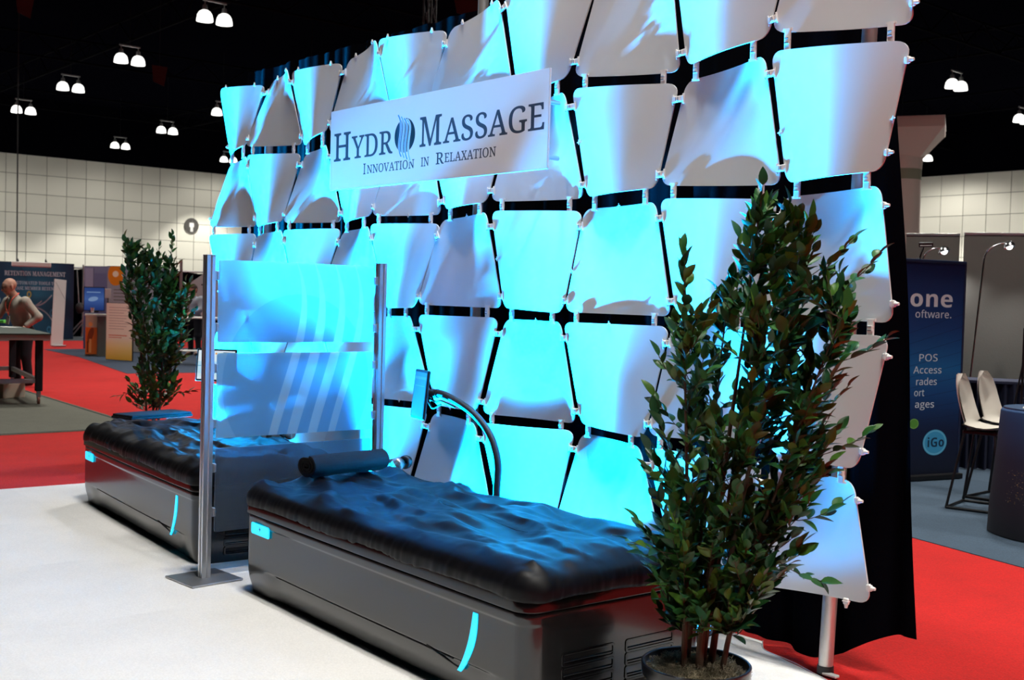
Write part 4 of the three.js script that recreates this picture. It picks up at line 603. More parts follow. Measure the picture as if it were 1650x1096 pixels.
// ------------------------------------------------------------------ booths to the far side, beyond the beds
{
  const turnTo = (a, b) => Math.atan2(-(b.z - a.z), b.x - a.x);
  // bar-height table on castors
  {
    const t = thing('work_table', 'bar-height table on castors with a dark top and pale edge in the grey booth', 'table', [-14.19, 0, -0.85], -0.17), top = std({ color: lin(0.04, 0.06, 0.05), roughness: 0.5 }), edge = std({ color: lin(0.36, 0.27, 0.24), roughness: 0.6 });
    part('tabletop', box(2.9, 0.02, 1.15, 0.004), top, t, [0, 0.935, 0]); part('edge_board', box(2.88, 0.07, 1.13, 0.006), edge, t, [0, 0.89, 0]);
    for (const x of [-1.28, 1.28]) for (const z of [-0.45, 0.45]) { const l = part('leg', box(0.09, 0.68, 0.09, 0.008), M.trousers, t, [x, 0.515, z]); const c = part('castor', moved(cyl(0.05, 0.05, 0.03, 18), 0, 0, 0, Math.PI / 2, 0, 0), std({ color: lin(0.35, 0.10, 0.07), roughness: 0.5 }), t, [x, 0.052, z]); part('hub', moved(cyl(0.02, 0.02, 0.034, 12), 0, 0, 0, Math.PI / 2), M.chrome, c); part('fork', box(0.05, 0.09, 0.05, 0.006), M.steel, t, [x, 0.13, z]); }
    for (const z of [-0.45, 0.45]) part('rail', box(2.5, 0.06, 0.05, 0.006), M.steel, t, [0, 0.31, z]);
    for (const x of [-1.28, 1.28]) part('rail', box(0.05, 0.06, 0.86, 0.006), M.steel, t, [x, 0.31, 0]);
  }
  single('marker_box', 'small bright green box on the dark table top by the man', 'box', box(0.16, 0.05, 0.1, 0.006), std({ color: lin(0.15, 0.85, 0.12), roughness: 0.5 }), fl(4, 518, 0.972).setY(0.97), [0, 0.4, 0]);
  single('paper_sheet', 'white paper sheet on the dark table top in front of the man', 'paper', box(0.3, 0.004, 0.21, 0.001, 1), M.white, fl(14, 527, 0.949).setY(0.948), [0, 0.5, 0]);
  single('carton', 'pale cardboard carton on the floor under the bar-height table', 'carton', box(0.42, 0.2, 0.34, 0.006), std({ color: lin(0.5, 0.42, 0.33), roughness: 0.9 }), fl(8, 640).setY(0.102), [0, 0.3, 0]);
  // printed backdrop
  const print = (name, label, cat, a, b, h, draw, px, py, thick = 0.06, lift = 0.01) => {
    const w = Math.hypot(b.x - a.x, b.z - a.z), t = thing(name, label, cat, [(a.x + b.x) / 2, 0, (a.z + b.z) / 2], turnTo(a, b));
    part('panel', box(w, h, thick, 0.01), M.black, t, [0, h / 2 + lift, -thick / 2]);
    part('printed_face', frontUV(new THREE.ShapeGeometry(roundRect(w - 0.02, h - 0.02, 0.005)), w - 0.02, h - 0.02), std({ map: canvas(px, py, draw), roughness: 0.6 }), t, [0, h / 2 + lift, 0.002]); t.userData.w = w; t.userData.h = h; return t;
  };
  const bd = print('printed_backdrop', 'wide dark blue printed backdrop with white lettering and rings behind the man', 'backdrop', fl(-20, 546), fl(118, 547), 2.28, (g, w, h) => {
    const b = g.createRadialGradient(w * 0.55, h * 0.5, 20, w * 0.5, h * 0.5, w * 0.6); b.addColorStop(0, '#27799c'); b.addColorStop(0.5, '#175170'); b.addColorStop(1, '#0e2446'); g.fillStyle = b; g.fillRect(0, 0, w, h);
    g.fillStyle = '#cfdde8'; g.textAlign = 'center'; g.font = 'bold ' + h * 0.085 + 'px serif'; const fit = (s, x, y, mw) => { g.save(); g.translate(x, y); const k = Math.min(1.2, mw / g.measureText(s).width); g.scale(k, 1); g.fillText(s, 0, 0); g.restore(); };
    fit('RETENTION MANAGEMENT', w * 0.54, h * 0.175, w * 0.72); g.fillStyle = '#b9d0e2'; g.font = 'bold ' + h * 0.06 + 'px serif'; fit('AUTOMATED TOOLS TO', w * 0.54, h * 0.29, w * 0.5); fit('INCREASE MEMBER RETENTION', w * 0.53, h * 0.36, w * 0.68);
    for (const [x, y, r, c] of [[0.235, 0.43, 0.03, '#d9b25a'], [0.47, 0.42, 0.03, '#b9b45a'], [0.22, 0.62, 0.035, '#d2c09a'], [0.12, 0.5, 0.022, '#8fb4cf'], [0.745, 0.66, 0.034, '#3f93bd'], [0.71, 0.88, 0.03, '#3f8fb8']]) { g.strokeStyle = c; g.lineWidth = h * 0.022; g.beginPath(); g.arc(w * x, h * y, h * r * 1.2, 0, 7); g.stroke(); }
    g.strokeStyle = '#a9bccb'; g.lineWidth = h * 0.02; for (const [a, bq, c, d, e, f] of [[0.5, 0.56, 0.62, 0.6, 0.74, 0.42], [0.5, 0.58, 0.7, 0.6, 0.78, 0.84], [0.52, 0.58, 0.58, 0.55, 0.62, 0.5]]) { g.beginPath(); g.moveTo(w * a, h * bq); g.quadraticCurveTo(w * c, h * d, w * e, h * f); g.stroke(); }
  }, 1024, 600);
  { const w = bd.userData.w, lx = bd.userData.h; const t = part('light_bar', box(1.08, 0.15, 0.12, 0.03), M.white, bd, [-0.05, lx - 0.06, 0.35]); for (const x of [-0.35, 0.42]) part('bracket', merge(bar(V3(x - 0.05, lx, -0.02), V3(x - 0.05, lx + 0.09, 0.1), 0.018, 8), bar(V3(x - 0.05, lx + 0.09, 0.1), V3(x - 0.05, lx + 0.03, 0.34), 0.018, 8)), M.blackMetal, bd); }
  // black cloth on a pipe frame behind everything there
  {
    const a = fl(84, 543), b = fl(400, 545), w = Math.hypot(b.x - a.x, b.z - a.z), t = thing('pipe_drape', 'long black booth drape on a pipe frame below the cream hall wall', 'drape', a, turnTo(a, b)), h = 2.2, pos = [], idx = [], uv = [], n = 220;
    for (let j = 0; j <= 6; j++) for (let i = 0; i <= n; i++) { const s = i / n; pos.push(s * w, lerp(0.02, h - 0.06 * Math.abs(Math.sin(s * 19)), j / 6), 0.05 * Math.sin(s * 190) + 0.03 * Math.sin(s * 71)); uv.push(s * w, j); }
    for (let j = 0; j < 6; j++) for (let i = 0; i < n; i++) { const q = j * (n + 1) + i; idx.push(q, q + 1, q + n + 1, q + 1, q + n + 2, q + n + 1); }
    const g = new THREE.BufferGeometry(); g.setAttribute('position', new THREE.Float32BufferAttribute(pos, 3)); g.setAttribute('uv', new THREE.Float32BufferAttribute(uv, 2)); g.setIndex(idx); g.computeVertexNormals();
    part('cloth', g, M.drape, t); part('crossbar', bar(V3(0, h, 0), V3(w, h, 0), 0.03, 10), M.steel, t);
    for (const s of [0.14, 0.52]) part('upright', bar(V3(s * w, 0, 0.12), V3(s * w, h + 0.1, 0.12), 0.03, 10), M.alu, t);
  }
  { const p = fl(290, 548), t = thing('frame_pole', 'tall grey square pole rising above the black drape behind the far ficus', 'pole', p, facing(p)); part('shaft', box(0.09, 2.55, 0.09, 0.008), M.steel, t, [0, 1.275, 0]); part('foot_plate', box(0.4, 0.02, 0.4, 0.004), M.steel, t, [0, 0.012, 0]); }
  // white leaning banner board seen from behind
  {
    const p = fl(95, 559), t = thing('leaning_board', 'narrow white board leaning back on a strut in the red aisle', 'board', p, facing(p) + 0.55), d = depthOf(p) / FOCAL;
    part('board', box(0.34, 1.76, 0.03, 0.006), M.white, t, [0.03, 0.895, -0.09], [-0.06, 0, -0.085]); part('strut', bar(V3(0.02, 1.3, -0.14), V3(0.1, 0.02, -0.6), 0.014, 8), M.alu, t); part('foot', box(0.36, 0.04, 0.14, 0.01), M.alu, t, [0, 0.025, -0.02]);
    part('cord', tube([V3(-0.1, 1.7, -0.02), V3(0.05, 1.45, -0.02), V3(0.17, 1.25, -0.015)], 0.006, 20, 6), M.steel, t);
  }
  // folding frame with a bundled cloth
  {
    const p = at(122, 545, 35.2), q = (x, y, d = 35.1) => at(x, y, d).sub(t.position), t = thing('folding_frame', 'white folding frame of crossed rods beside the curved counter', 'frame', p.setY(0));
    for (const [a, b, c, d] of [[106, 544, 138, 510], [113, 545, 140, 512], [137, 512, 142, 540], [138, 512, 131, 541]]) part('rod', bar(q(a, b), q(c, d), 0.022, 8), M.alu, t);
    const k = new THREE.SphereGeometry(0.13, 16, 12), P = k.attributes.position; for (let i = 0; i < P.count; i++) { const s = 0.8 + 0.5 * fbm(P.getX(i) * 14 + 5, P.getY(i) * 14 + P.getZ(i) * 9, 4); P.setXYZ(i, P.getX(i) * s, P.getY(i) * s * 1.2, P.getZ(i) * s); } k.computeVertexNormals();
    part('bundle', k, std({ color: lin(0.05, 0.05, 0.055), roughness: 0.9 }), t, q(129, 497)); part('rod', bar(q(127, 490), q(124, 436), 0.02, 8), M.alu, t);
  }
  // photo panels, screen, counter, easel sign
  print('photo_panel', 'tall violet-grey photo panel behind the blue counter screen', 'panel', at(134, 540, 29.5).setY(0), at(172, 541, 29.2).setY(0), 2.12, (g, w, h) => { const b = g.createLinearGradient(0, 0, 0, h); b.addColorStop(0, '#7d83a6'); b.addColorStop(0.5, '#5d6590'); b.addColorStop(1, '#44507a'); g.fillStyle = b; g.fillRect(0, 0, w, h); g.fillStyle = '#9a9cba'; g.fillRect(w * 0.04, h * 0.02, w * 0.36, h * 0.5); g.fillStyle = '#3a3f60'; g.fillRect(w * 0.40, h * 0.02, w * 0.025, h * 0.62); g.fillStyle = '#6b7098'; g.fillRect(w * 0.46, h * 0.08, w * 0.5, h * 0.36); }, 256, 640);
  print('photo_panel', 'white photo panel with a big orange ball behind the far ficus', 'panel', at(171, 540, 28.6).setY(0), at(262, 542, 28.2).setY(0), 2.12, (g, w, h) => { const b = g.createLinearGradient(0, 0, 0, h); b.addColorStop(0, '#8d8fa8'); b.addColorStop(0.3, '#a8a6b2'); b.addColorStop(1, '#b5b0ac'); g.fillStyle = b; g.fillRect(0, 0, w, h); g.fillStyle = '#f08a18'; g.beginPath(); g.arc(w * 0.15, h * 0.10, w * 0.14, 0, 7); g.fill(); g.fillStyle = '#fbe9cf'; g.beginPath(); g.ellipse(w * 0.15, h * 0.09, w * 0.055, w * 0.04, 0, 0, 7); g.fill(); g.fillStyle = '#d8802a'; g.fillRect(w * 0.2, h * 0.185, w * 0.5, h * 0.03); g.fillStyle = '#7a7470'; for (let i = 0; i < 6; i++) g.fillRect(w * 0.12, h * (0.27 + 0.04 * i), w * (0.5 - 0.04 * i), h * 0.012); }, 512, 560);
  {
    const p = at(152, 572, 26.6).setY(0), t = thing('exhibit_counter', 'curved grey counter with an orange figure printed on its front', 'counter', p, facing(p)), h = 0.98;
    const s = new THREE.Shape(); s.moveTo(-0.20, -0.3); s.lineTo(0.34, -0.3); s.lineTo(0.34, 0.05); s.quadraticCurveTo(0.3, 0.22, 0.06, 0.26); s.quadraticCurveTo(-0.16, 0.28, -0.2, 0.1); s.lineTo(-0.2, -0.3);
    part('body', extrude(s, h - 0.04, 0.004).rotateX(Math.PI / 2).translate(0, h - 0.04, 0), (() => { const m = std({ color: lin(0.20, 0.19, 0.16), roughness: 0.7, side: THREE.DoubleSide }); return m; })(), t, [0, 0.006, 0]);
    part('top_slab', extrude(s, 0.03, 0.01).rotateX(Math.PI / 2).scale(1.05, 1, 1.05), std({ color: lin(0.6, 0.58, 0.52), roughness: 0.4, side: THREE.DoubleSide }), t, [0, h - 0.02, 0]);
    const map = canvas(128, 512, (g, w, hh) => { g.fillStyle = '#b9a890'; g.fillRect(0, 0, w, hh); g.fillStyle = '#d9691e'; g.fillRect(0, hh * 0.3, w, hh * 0.7); g.fillStyle = '#8a3d16'; g.beginPath(); g.ellipse(w * 0.5, hh * 0.5, w * 0.22, hh * 0.2, 0.2, 0, 7); g.fill(); g.fillStyle = '#e9a25e'; g.beginPath(); g.ellipse(w * 0.5, hh * 0.22, w * 0.16, hh * 0.06, 0, 0, 7); g.fill(); g.fillRect(w * 0.42, hh * 0.6, w * 0.16, hh * 0.36); g.fillStyle = '#6b2c10'; g.fillRect(w * 0.2, hh * 0.66, w * 0.14, hh * 0.3); });
    const c = new THREE.CylinderGeometry(0.2, 0.2, h - 0.1, 20, 1, true, -1.15, 1.5); part('printed_front', c, std({ map, roughness: 0.6, side: THREE.DoubleSide }), t, [-0.015, h / 2, 0.085]);
    const m = thing('counter_screen', 'blue counter screen standing on the curved counter', 'screen', p.clone().add(V3(0, h + 0.025, 0)), facing(p)); part('housing', box(0.46, 0.56, 0.05, 0.01), M.blackMetal, m, [-0.02, 0.31, 0]); part('stand', box(0.2, 0.05, 0.14, 0.01), M.blackMetal, m, [-0.02, 0.026, 0]);
    const sm = canvas(256, 300, (g, w, hh) => { const b = g.createLinearGradient(0, 0, 0, hh); b.addColorStop(0, '#2f4f96'); b.addColorStop(0.5, '#4f74bd'); b.addColorStop(1, '#243f86'); g.fillStyle = b; g.fillRect(0, 0, w, hh); g.fillStyle = '#8fb0e0'; g.fillRect(w * 0.12, hh * 0.18, w * 0.7, hh * 0.04); g.beginPath(); g.ellipse(w * 0.45, hh * 0.5, w * 0.25, hh * 0.1, -0.2, 0, 7); g.fill(); }); part('screen', frontUV(new THREE.ShapeGeometry(roundRect(0.43, 0.52, 0.004)), 0.43, 0.52), std({ color: lin(0.05, 0.05, 0.05), map: sm, emissive: lin(1, 1, 1), emissiveMap: sm, emissiveIntensity: 0.5 }), m, [-0.02, 0.31, 0.0265]);
    { const fp = p.clone().add(V3(0.14, h + 0.012, -0.16)), fr = thing('picture_frame', 'small white framed card on a thin stem beside the blue counter screen', 'frame', fp, facing(p)); part('card', box(0.13, 0.22, 0.03, 0.008), M.white, fr, [0.08, 0.46, 0]); part('stem', bar(V3(0.08, 0.01, 0), V3(0.08, 0.36, 0), 0.012, 8), M.blackMetal, fr); part('base', cyl(0.06, 0.06, 0.012, 20), M.blackMetal, fr, [0.08, 0.007, 0]); } single('paper_cup', 'small white cup on the curved counter below the screen', 'cup', new THREE.LatheGeometry([[0, 0], [0.032, 0], [0.045, 0.11], [0.043, 0.11], [0.03, 0.006], [0, 0.006]].map(([a, b]) => new THREE.Vector2(a, b)), 20), M.white, p.clone().add(V3(0.16, h + 0.026, 0.12)));
  }
  print('easel_sign', 'white and yellow text sign standing on the floor beside the far ficus', 'sign', at(170, 580, 25.0).setY(0), at(213, 583, 24.6).setY(0), 1.24, (g, w, h) => { const b = g.createLinearGradient(0, 0, 0, h); b.addColorStop(0, '#eadfd2'); b.addColorStop(0.62, '#e8d8c4'); b.addColorStop(0.78, '#eccb86'); b.addColorStop(1, '#e6a83a'); g.fillStyle = b; g.fillRect(0, 0, w, h); g.fillStyle = '#b9a79c'; for (let i = 0; i < 9; i++) g.fillRect(w * 0.1, h * (0.07 + 0.047 * i), w * (0.78 - 0.1 * (i % 3)), h * 0.012); g.fillStyle = '#cf6a4a'; g.fillRect(w * 0.1, h * 0.56, w * 0.7, h * 0.016); g.fillRect(w * 0.1, h * 0.6, w * 0.5, h * 0.012); }, 256, 512, 0.03, 0.02);
  // pale slanted panel and little table by the standing person
  { const p = at(322, 560, 33).setY(0), t = thing('slanted_panel', 'pale slanted printed panel behind the standing person', 'panel', p, facing(p)), s = new THREE.Shape([[-0.52, 0.75], [0.6, 0.75], [0.6, 2.15], [0.2, 2.15], [-0.35, 1.75]].map(([x, y]) => new THREE.Vector2(x, y))); part('panel', extrude(s, 0.04, 0.004), std({ color: lin(0.48, 0.46, 0.47), roughness: 0.6 }), t); for (const x of [-0.3, 0.4]) part('upright', bar(V3(x, 0, -0.02), V3(x, 1.6, -0.02), 0.02, 8), M.steel, t); part('print_bar', box(0.4, 0.05, 0.006, 0.002), M.trousers, t, [0.28, 1.9, 0.048]); part('print_bar', box(0.34, 0.04, 0.006, 0.002), M.trousers, t, [0.18, 1.75, 0.048]); }
  { const p = fl(308, 588), t = thing('small_table', 'small white-topped table beside the far ficus and the standing person', 'table', p, facing(p)); part('tabletop', box(1.0, 0.03, 0.5, 0.008), M.white, t, [0.12, 1.0, 0]); for (const x of [-0.32, 0.56]) for (const z of [-0.2, 0.2]) part('leg', bar(V3(x, 0, z), V3(x, 0.99, z), 0.016, 8), M.steel, t); part('shelf', box(0.9, 0.02, 0.44, 0.005), M.white, t, [0.12, 0.3, 0]); }
}
// ------------------------------------------------------------------ hall column, wall sign, hanging things
{
  const p = at(1450, 420, 42).setY(0), t = thing('hall_column', 'pinkish stone column with a flared square capital beside the black drape', 'column', p, 0.4975);
  part('shaft', cyl(0.62, 0.70, 6.35, 40).translate(0, 3.175, 0), M.concrete, t); part('band', cyl(0.635, 0.635, 0.4, 40), M.concreteBand, t, [0, 6.5, 0]);
  const loftBox = (a, b, h) => { const g = new THREE.CylinderGeometry(a * Math.SQRT2, b * Math.SQRT2, h, 4, 1); g.rotateY(Math.PI / 4); return g.toNonIndexed(); };
  const neck = cyl(0.66, 0.64, 0.45, 40); part('neck', neck, M.concrete, t, [0, 6.9, 0]); const fl1 = loftBox(1.36, 0.6, 0.94); fl1.computeVertexNormals(); part('flare', fl1, M.concrete, t, [0, 7.56, 0]); part('abacus', box(2.76, 0.40, 2.76, 0.02), M.concrete, t, [0, 8.22, 0]);
  const z = -29.0, w = thing('restroom_sign', 'round dark restroom sign with a white standing figure on the cream wall', 'sign', [HALL.x0 + 0.08, 5.92, -29.35], Math.PI / 2);
  part('disc', moved(cyl(0.50, 0.50, 0.06, 40), 0, 0, 0.03, Math.PI / 2), std({ color: lin(0.07, 0.065, 0.06), roughness: 0.5 }), w);
  const f = merge(extrude(new THREE.Shape().absarc(0, 0.27, 0.07, 0, 7), 0.02), moved(extrude(roundRect(0.2, 0.3, 0.03), 0.02), 0, 0.04, 0), moved(extrude(roundRect(0.055, 0.28, 0.02), 0.02), -0.13, 0.04, 0), moved(extrude(roundRect(0.055, 0.28, 0.02), 0.02), 0.13, 0.04, 0), moved(extrude(roundRect(0.085, 0.32, 0.02), 0.02), -0.05, -0.25, 0), moved(extrude(roundRect(0.085, 0.32, 0.02), 0.02), 0.05, -0.25, 0)); f.translate(0, 0, 0.06); part('figure', f, M.white, w);
  const c0 = at(30, 0, 40), c1 = at(27, 424, 40); single('hanging_cable', 'thin black cable hanging down in front of the cream wall', 'cable', bar(V3(c0.x, HALL.ceil, c0.z), V3(c1.x, c1.y, c1.z), 0.022, 8), M.black);
  const flagMat = std({ color: lin(0.06, 0.012, 0.012), roughness: 0.9, side: THREE.DoubleSide });
  for (const [x, y, d, wd, hh, label] of [[40, 12, 34, 0.5, 0.62, 'dark red cloth pennant hanging at the upper corner, alone above the lamp row'], [257, 122, 42, 0.55, 0.75, 'dim red cloth pennant hanging beside the second lamp pair'], [757, 14, 36, 1.0, 0.6, 'dim dark red cloth pennant hanging above the middle of the panel wall']]) { const p = at(x, y, d), t2 = thing('pennant', label, 'pennant', [p.x, p.y, p.z], facing(p)); const s = new THREE.Shape([[-wd / 2, hh / 2], [wd / 2, hh / 2 - 0.05], [wd / 2 * 0.6, -hh / 2], [-wd / 2 * 0.8, -hh / 2 + 0.15]].map(([a, b]) => new THREE.Vector2(a, b))); part('cloth', extrude(s, 0.01), flagMat, t2); part('cord', bar(V3(0, hh / 2 - 0.03, 0), V3(0, HALL.ceil - p.y, 0), 0.008, 6), M.black, t2); }
  const tp = at(693, 0, 22); { const t3 = thing('lattice_mast', 'slim grey lattice mast rising behind the top of the black drape', 'mast', [tp.x, 0, tp.z], 0.4); const m = std({ color: lin(0.03, 0.03, 0.032), metalness: 0.6, roughness: 0.5 }), a = 0.085; for (const x of [-a, a]) for (const z2 of [-a, a]) part('chord', bar(V3(x, 0, z2), V3(x, 11, z2), 0.018, 8), m, t3); const gs = []; for (let y = 0; y < 11; y += 0.4) for (const s of [-a, a]) { gs.push(bar(V3(-a, y, s), V3(a, y + 0.4, s), 0.009, 5), bar(V3(s, y, -a), V3(s, y + 0.4, a), 0.009, 5)); } const l = part('lacing', merge(gs), m, t3); l.userData.kind = 'stuff'; part('foot_plate', box(0.6, 0.02, 0.6, 0.005), M.steel, t3, [0, 0.012, 0]); }
}
// ------------------------------------------------------------------ booth to the right of the drape
{
  const turnTo = (a, b) => Math.atan2(-(b.z - a.z), b.x - a.x);
  // banner stand; only what shows of the lettering is set, the drape hides the rest
  {
    const a = at(1432, 772, 10.35).setY(0), b = at(1541, 772, 10.72).setY(0), w = Math.hypot(b.x - a.x, b.z - a.z), h = 1.95, t = thing('banner_stand', 'deep blue banner stand with white lettering and two printed balls behind the drape', 'banner', [(a.x + b.x) / 2, 0, (a.z + b.z) / 2], turnTo(a, b));
    const map = canvas(512, 1500, (g, W2, H2) => {
      const gr = g.createLinearGradient(0, 0, 0, H2); gr.addColorStop(0, '#0d2b5c'); gr.addColorStop(0.3, '#0f3f7c'); gr.addColorStop(0.5, '#1a6aa8'); gr.addColorStop(0.62, '#124a86'); gr.addColorStop(0.8, '#0a1c40'); gr.addColorStop(1, '#070f26'); g.fillStyle = gr; g.fillRect(0, 0, W2, H2);
      g.strokeStyle = 'rgba(10,25,60,0.5)'; g.lineWidth = 3; for (let i = 0; i < 9; i++) { g.beginPath(); g.moveTo(0, H2 * (0.36 + 0.05 * i)); g.lineTo(W2, H2 * (0.24 + 0.06 * i)); g.stroke(); }
      const px = (x) => (x - 1432) / (1541 - 1432) * W2, py = (y) => (y - 424) / (772 - 424) * H2;
      const put = (s, x0, x1, y, size, font) => { g.save(); g.font = font.replace('#', Math.round(size / (772 - 424) * H2)); const m = g.measureText(s).width; g.translate(px(x0), py(y)); g.scale((px(x1) - px(x0)) / m, 1); g.fillText(s, 0, 0); g.restore(); };
      g.fillStyle = '#e9edf2'; put('one', 1453, 1525, 497, 38, 'bold #px sans-serif'); put('oftware.', 1463, 1523, 515, 17, '#px sans-serif'); put('POS', 1471, 1503, 586, 16, '#px sans-serif'); put('Access', 1464, 1510, 606, 16, '#px sans-serif'); put('rades', 1468, 1503, 625, 16, '#px sans-serif'); put('ort', 1466, 1483, 643, 16, '#px sans-serif'); put('ages', 1468, 1500, 662, 16, '#px sans-serif');
      const ball = (x, y, r, c0, c1) => { g.fillStyle = c0; g.beginPath(); g.arc(px(x), py(y), r, 0, 7); g.fill(); g.strokeStyle = c1; g.lineWidth = r * 0.12; g.beginPath(); g.arc(px(x), py(y), r * 0.9, 0, 7); g.stroke(); };
      ball(1503, 720, 92, '#3f9fcf', '#6cc0e2'); g.fillStyle = '#0f2c4a'; put('iGo', 1490, 1519, 727, 21, 'bold #px sans-serif'); ball(1468, 688, 36, '#5d9e3c', '#8cc060');
    });
    const s = roundRect(w, h, 0.006); part('banner', box(w, h, 0.012, 0.003), M.black, t, [0, h / 2 + 0.05, -0.007]); part('printed_face', frontUV(new THREE.ShapeGeometry(roundRect(w - 0.004, h - 0.004, 0.004)), w - 0.004, h - 0.004), std({ map, roughness: 0.5 }), t, [0, h / 2 + 0.05, 0.0005]);
    part('side_frame', box(0.022, h + 0.03, 0.04, 0.006), std({ color: lin(0.012, 0.025, 0.07), roughness: 0.4 }), t, [w / 2 + 0.008, h / 2 + 0.05, -0.012]); part('top_rail', box(w + 0.03, 0.03, 0.03, 0.008), std({ color: lin(0.012, 0.03, 0.08), roughness: 0.4 }), t, [0, h + 0.055, -0.005]); part('base', box(w + 0.04, 0.05, 0.18, 0.012), M.blackMetal, t, [0, 0.029, -0.03]);
    // small floodlight on top
    const lp = thing('banner_lamp', 'small black floodlight on an arm above the blue banner', 'lamp', at(1481, 421, 10.55)); const q = (x, y) => at(x, y, 10.5).sub(lp.position); part('arm', tube([V3(0, 0, 0), q(1484, 410), q(1489, 397)], 0.008, 16, 8), M.blackMetal, lp); const hd = part('head', box(0.125, 0.042, 0.05, 0.008), M.blackMetal, lp, q(1492, 394), [0.3, facing(lp.position), -0.12]); part('lens', box(0.1, 0.006, 0.03, 0.002), M.lampRim, hd, [0, -0.004, 0.026]); part('knuckle', new THREE.SphereGeometry(0.025, 14, 10), M.blackMetal, lp, q(1480, 419));
  }
  // grey booth walls with arm lamps
  const grey = std({ color: lin(0.15, 0.145, 0.128), roughness: 0.85, bumpMap: pile, bumpScale: 0.001 });
  const wallPiece = (px0, px1, d0, d1, h, label) => { const a = at(px0, 700, d0).setY(0), b = at(px1, 700, d1).setY(0), w = Math.hypot(b.x - a.x, b.z - a.z), t = thing('booth_wall', label, 'partition', [(a.x + b.x) / 2, 0, (a.z + b.z) / 2], turnTo(a, b)); part('fabric_panel', box(w, h - 0.03, 0.05, 0.006), grey, t, [0, (h - 0.03) / 2 + 0.004, 0]); part('top_rail', box(w, 0.028, 0.06, 0.005), M.alu, t, [0, h - 0.012, 0]); return t; };
  wallPiece(1448, 1534, 13.2, 13.0, 2.43, 'low piece of grey booth wall rising just above the blue banner');
  wallPiece(1541, 1790, 12.8, 12.4, 2.43, 'wide grey fabric booth wall behind the round table and stools');
  const armLamp = (label, foot, pts, headAt, d) => {
    const t = thing('arm_lamp', label, 'lamp', foot), q = (x, y) => at(x, y, d).sub(t.position), path = pts.map(([x, y]) => q(x, y)); part('pole', bar(V3(0, 0, 0), path[0], 0.011, 10), M.chrome, t); part('arm', tube(path, 0.010, 40, 8), M.chrome, t); part('foot_plate', cyl(0.12, 0.13, 0.02, 24), M.steel, t, [0, 0.012, 0]);
    const h = q(...headAt), hd = part('shade', new THREE.LatheGeometry([[0.012, 0.05], [0.03, 0.045], [0.055, 0.02], [0.068, -0.02], [0.066, -0.02], [0.052, 0.016], [0, 0.03]].map(([a, b]) => new THREE.Vector2(a, b)), 24), M.chrome, t, h, [0, 0, 0.35]); part('bulb', new THREE.SphereGeometry(0.036, 16, 12), M.bulb, hd, [0, -0.008, 0]);
    const L = new THREE.SpotLight(0xffffff, 3, 0, 1.0, 0.8, 2); L.position.copy(t.position).add(h).add(V3(0.02, -0.06, 0)); L.target.position.copy(L.position).add(V3(0.3, -1, 0)); L.castShadow = true; L.shadow.radius = 1.5; L.name = 'arm_lamp_beam'; scene.add(L, L.target);
  };
  { const f = at(1486, 640, 12.6).setY(0); armLamp('small chrome arm lamp glowing just above the blue banner', f, [[1487, 418], [1491, 410], [1501, 402], [1512, 400], [1518, 402]], [1521, 404], 12.6); }
  { const f = at(1551, 660, 12.2).setY(0); armLamp('tall chrome arm lamp bent over in front of the wide grey booth wall', f, [[1586, 415], [1592, 404], [1601, 397], [1612, 393], [1621, 391]], [1626, 396], 12.2); }
  // dark cloth behind the stools
  { const a = at(1536, 770, 11.4).setY(0), b = at(1800, 770, 11.0).setY(0), w = Math.hypot(b.x - a.x, b.z - a.z), t = thing('table_skirt', 'low navy cloth skirt along the foot of the wide grey booth wall', 'cloth', a, turnTo(a, b)), h = 0.86, pos = [], idx = [], n = 120; for (let j = 0; j <= 5; j++) for (let i = 0; i <= n; i++) { const s = i / n; pos.push(s * w, lerp(0.01, h, j / 5), (0.03 + 0.02 * (1 - j / 5)) * Math.sin(s * 110) + 0.02 * Math.sin(s * 41)); } for (let j = 0; j < 5; j++) for (let i = 0; i < n; i++) { const q = j * (n + 1) + i; idx.push(q, q + 1, q + n + 1, q + 1, q + n + 2, q + n + 1); } const g = new THREE.BufferGeometry(); g.setAttribute('position', new THREE.Float32BufferAttribute(pos, 3)); g.setIndex(idx); g.computeVertexNormals(); part('cloth', g, std({ color: lin(0.012, 0.016, 0.045), roughness: 0.9, side: THREE.DoubleSide }), t); part('top_board', box(w, 0.03, 0.5, 0.006), std({ color: lin(0.02, 0.025, 0.06), roughness: 0.8 }), t, [w / 2, h + 0.01, -0.22]); }
  // stools with curved white backs
  const stool = (label, p, turn, group) => {
    const t = thing('bar_stool', label, 'stool', p, turn, group), H2 = 0.66, shell = [], idx = [], n = 14, m = 10;
    for (let j = 0; j <= n; j++) for (let i = 0; i <= m; i++) { const v = j / n, u = i / m * 2 - 1; let y, z, wd; if (v < 0.45) { const s = v / 0.45; z = lerp(0.20, -0.12, s); y = H2 - 0.03 * Math.sin(s * Math.PI) + 0.02 * u * u; wd = 0.19; } else { const s = (v - 0.45) / 0.55; z = -0.12 - 0.10 * Math.sin(s * 1.4); y = H2 + 0.40 * s; wd = lerp(0.19, 0.15, s) * Math.sqrt(Math.max(0.05, 1 - Math.pow(Math.max(0, s - 0.55) / 0.45, 2))); } shell.push(u * wd, y, z + 0.05 * u * u * (v > 0.45 ? 1 : 0)); }
    const N = shell.length / 3; for (let k = 0; k < N; k++) shell.push(shell[k * 3], shell[k * 3 + 1] - 0.008, shell[k * 3 + 2] - 0.010);
    for (let j = 0; j < n; j++) for (let i = 0; i < m; i++) { const a = j * (m + 1) + i, b = a + m + 1; idx.push(a, a + 1, b, a + 1, b + 1, b, N + a, N + b, N + a + 1, N + a + 1, N + b, N + b + 1); }
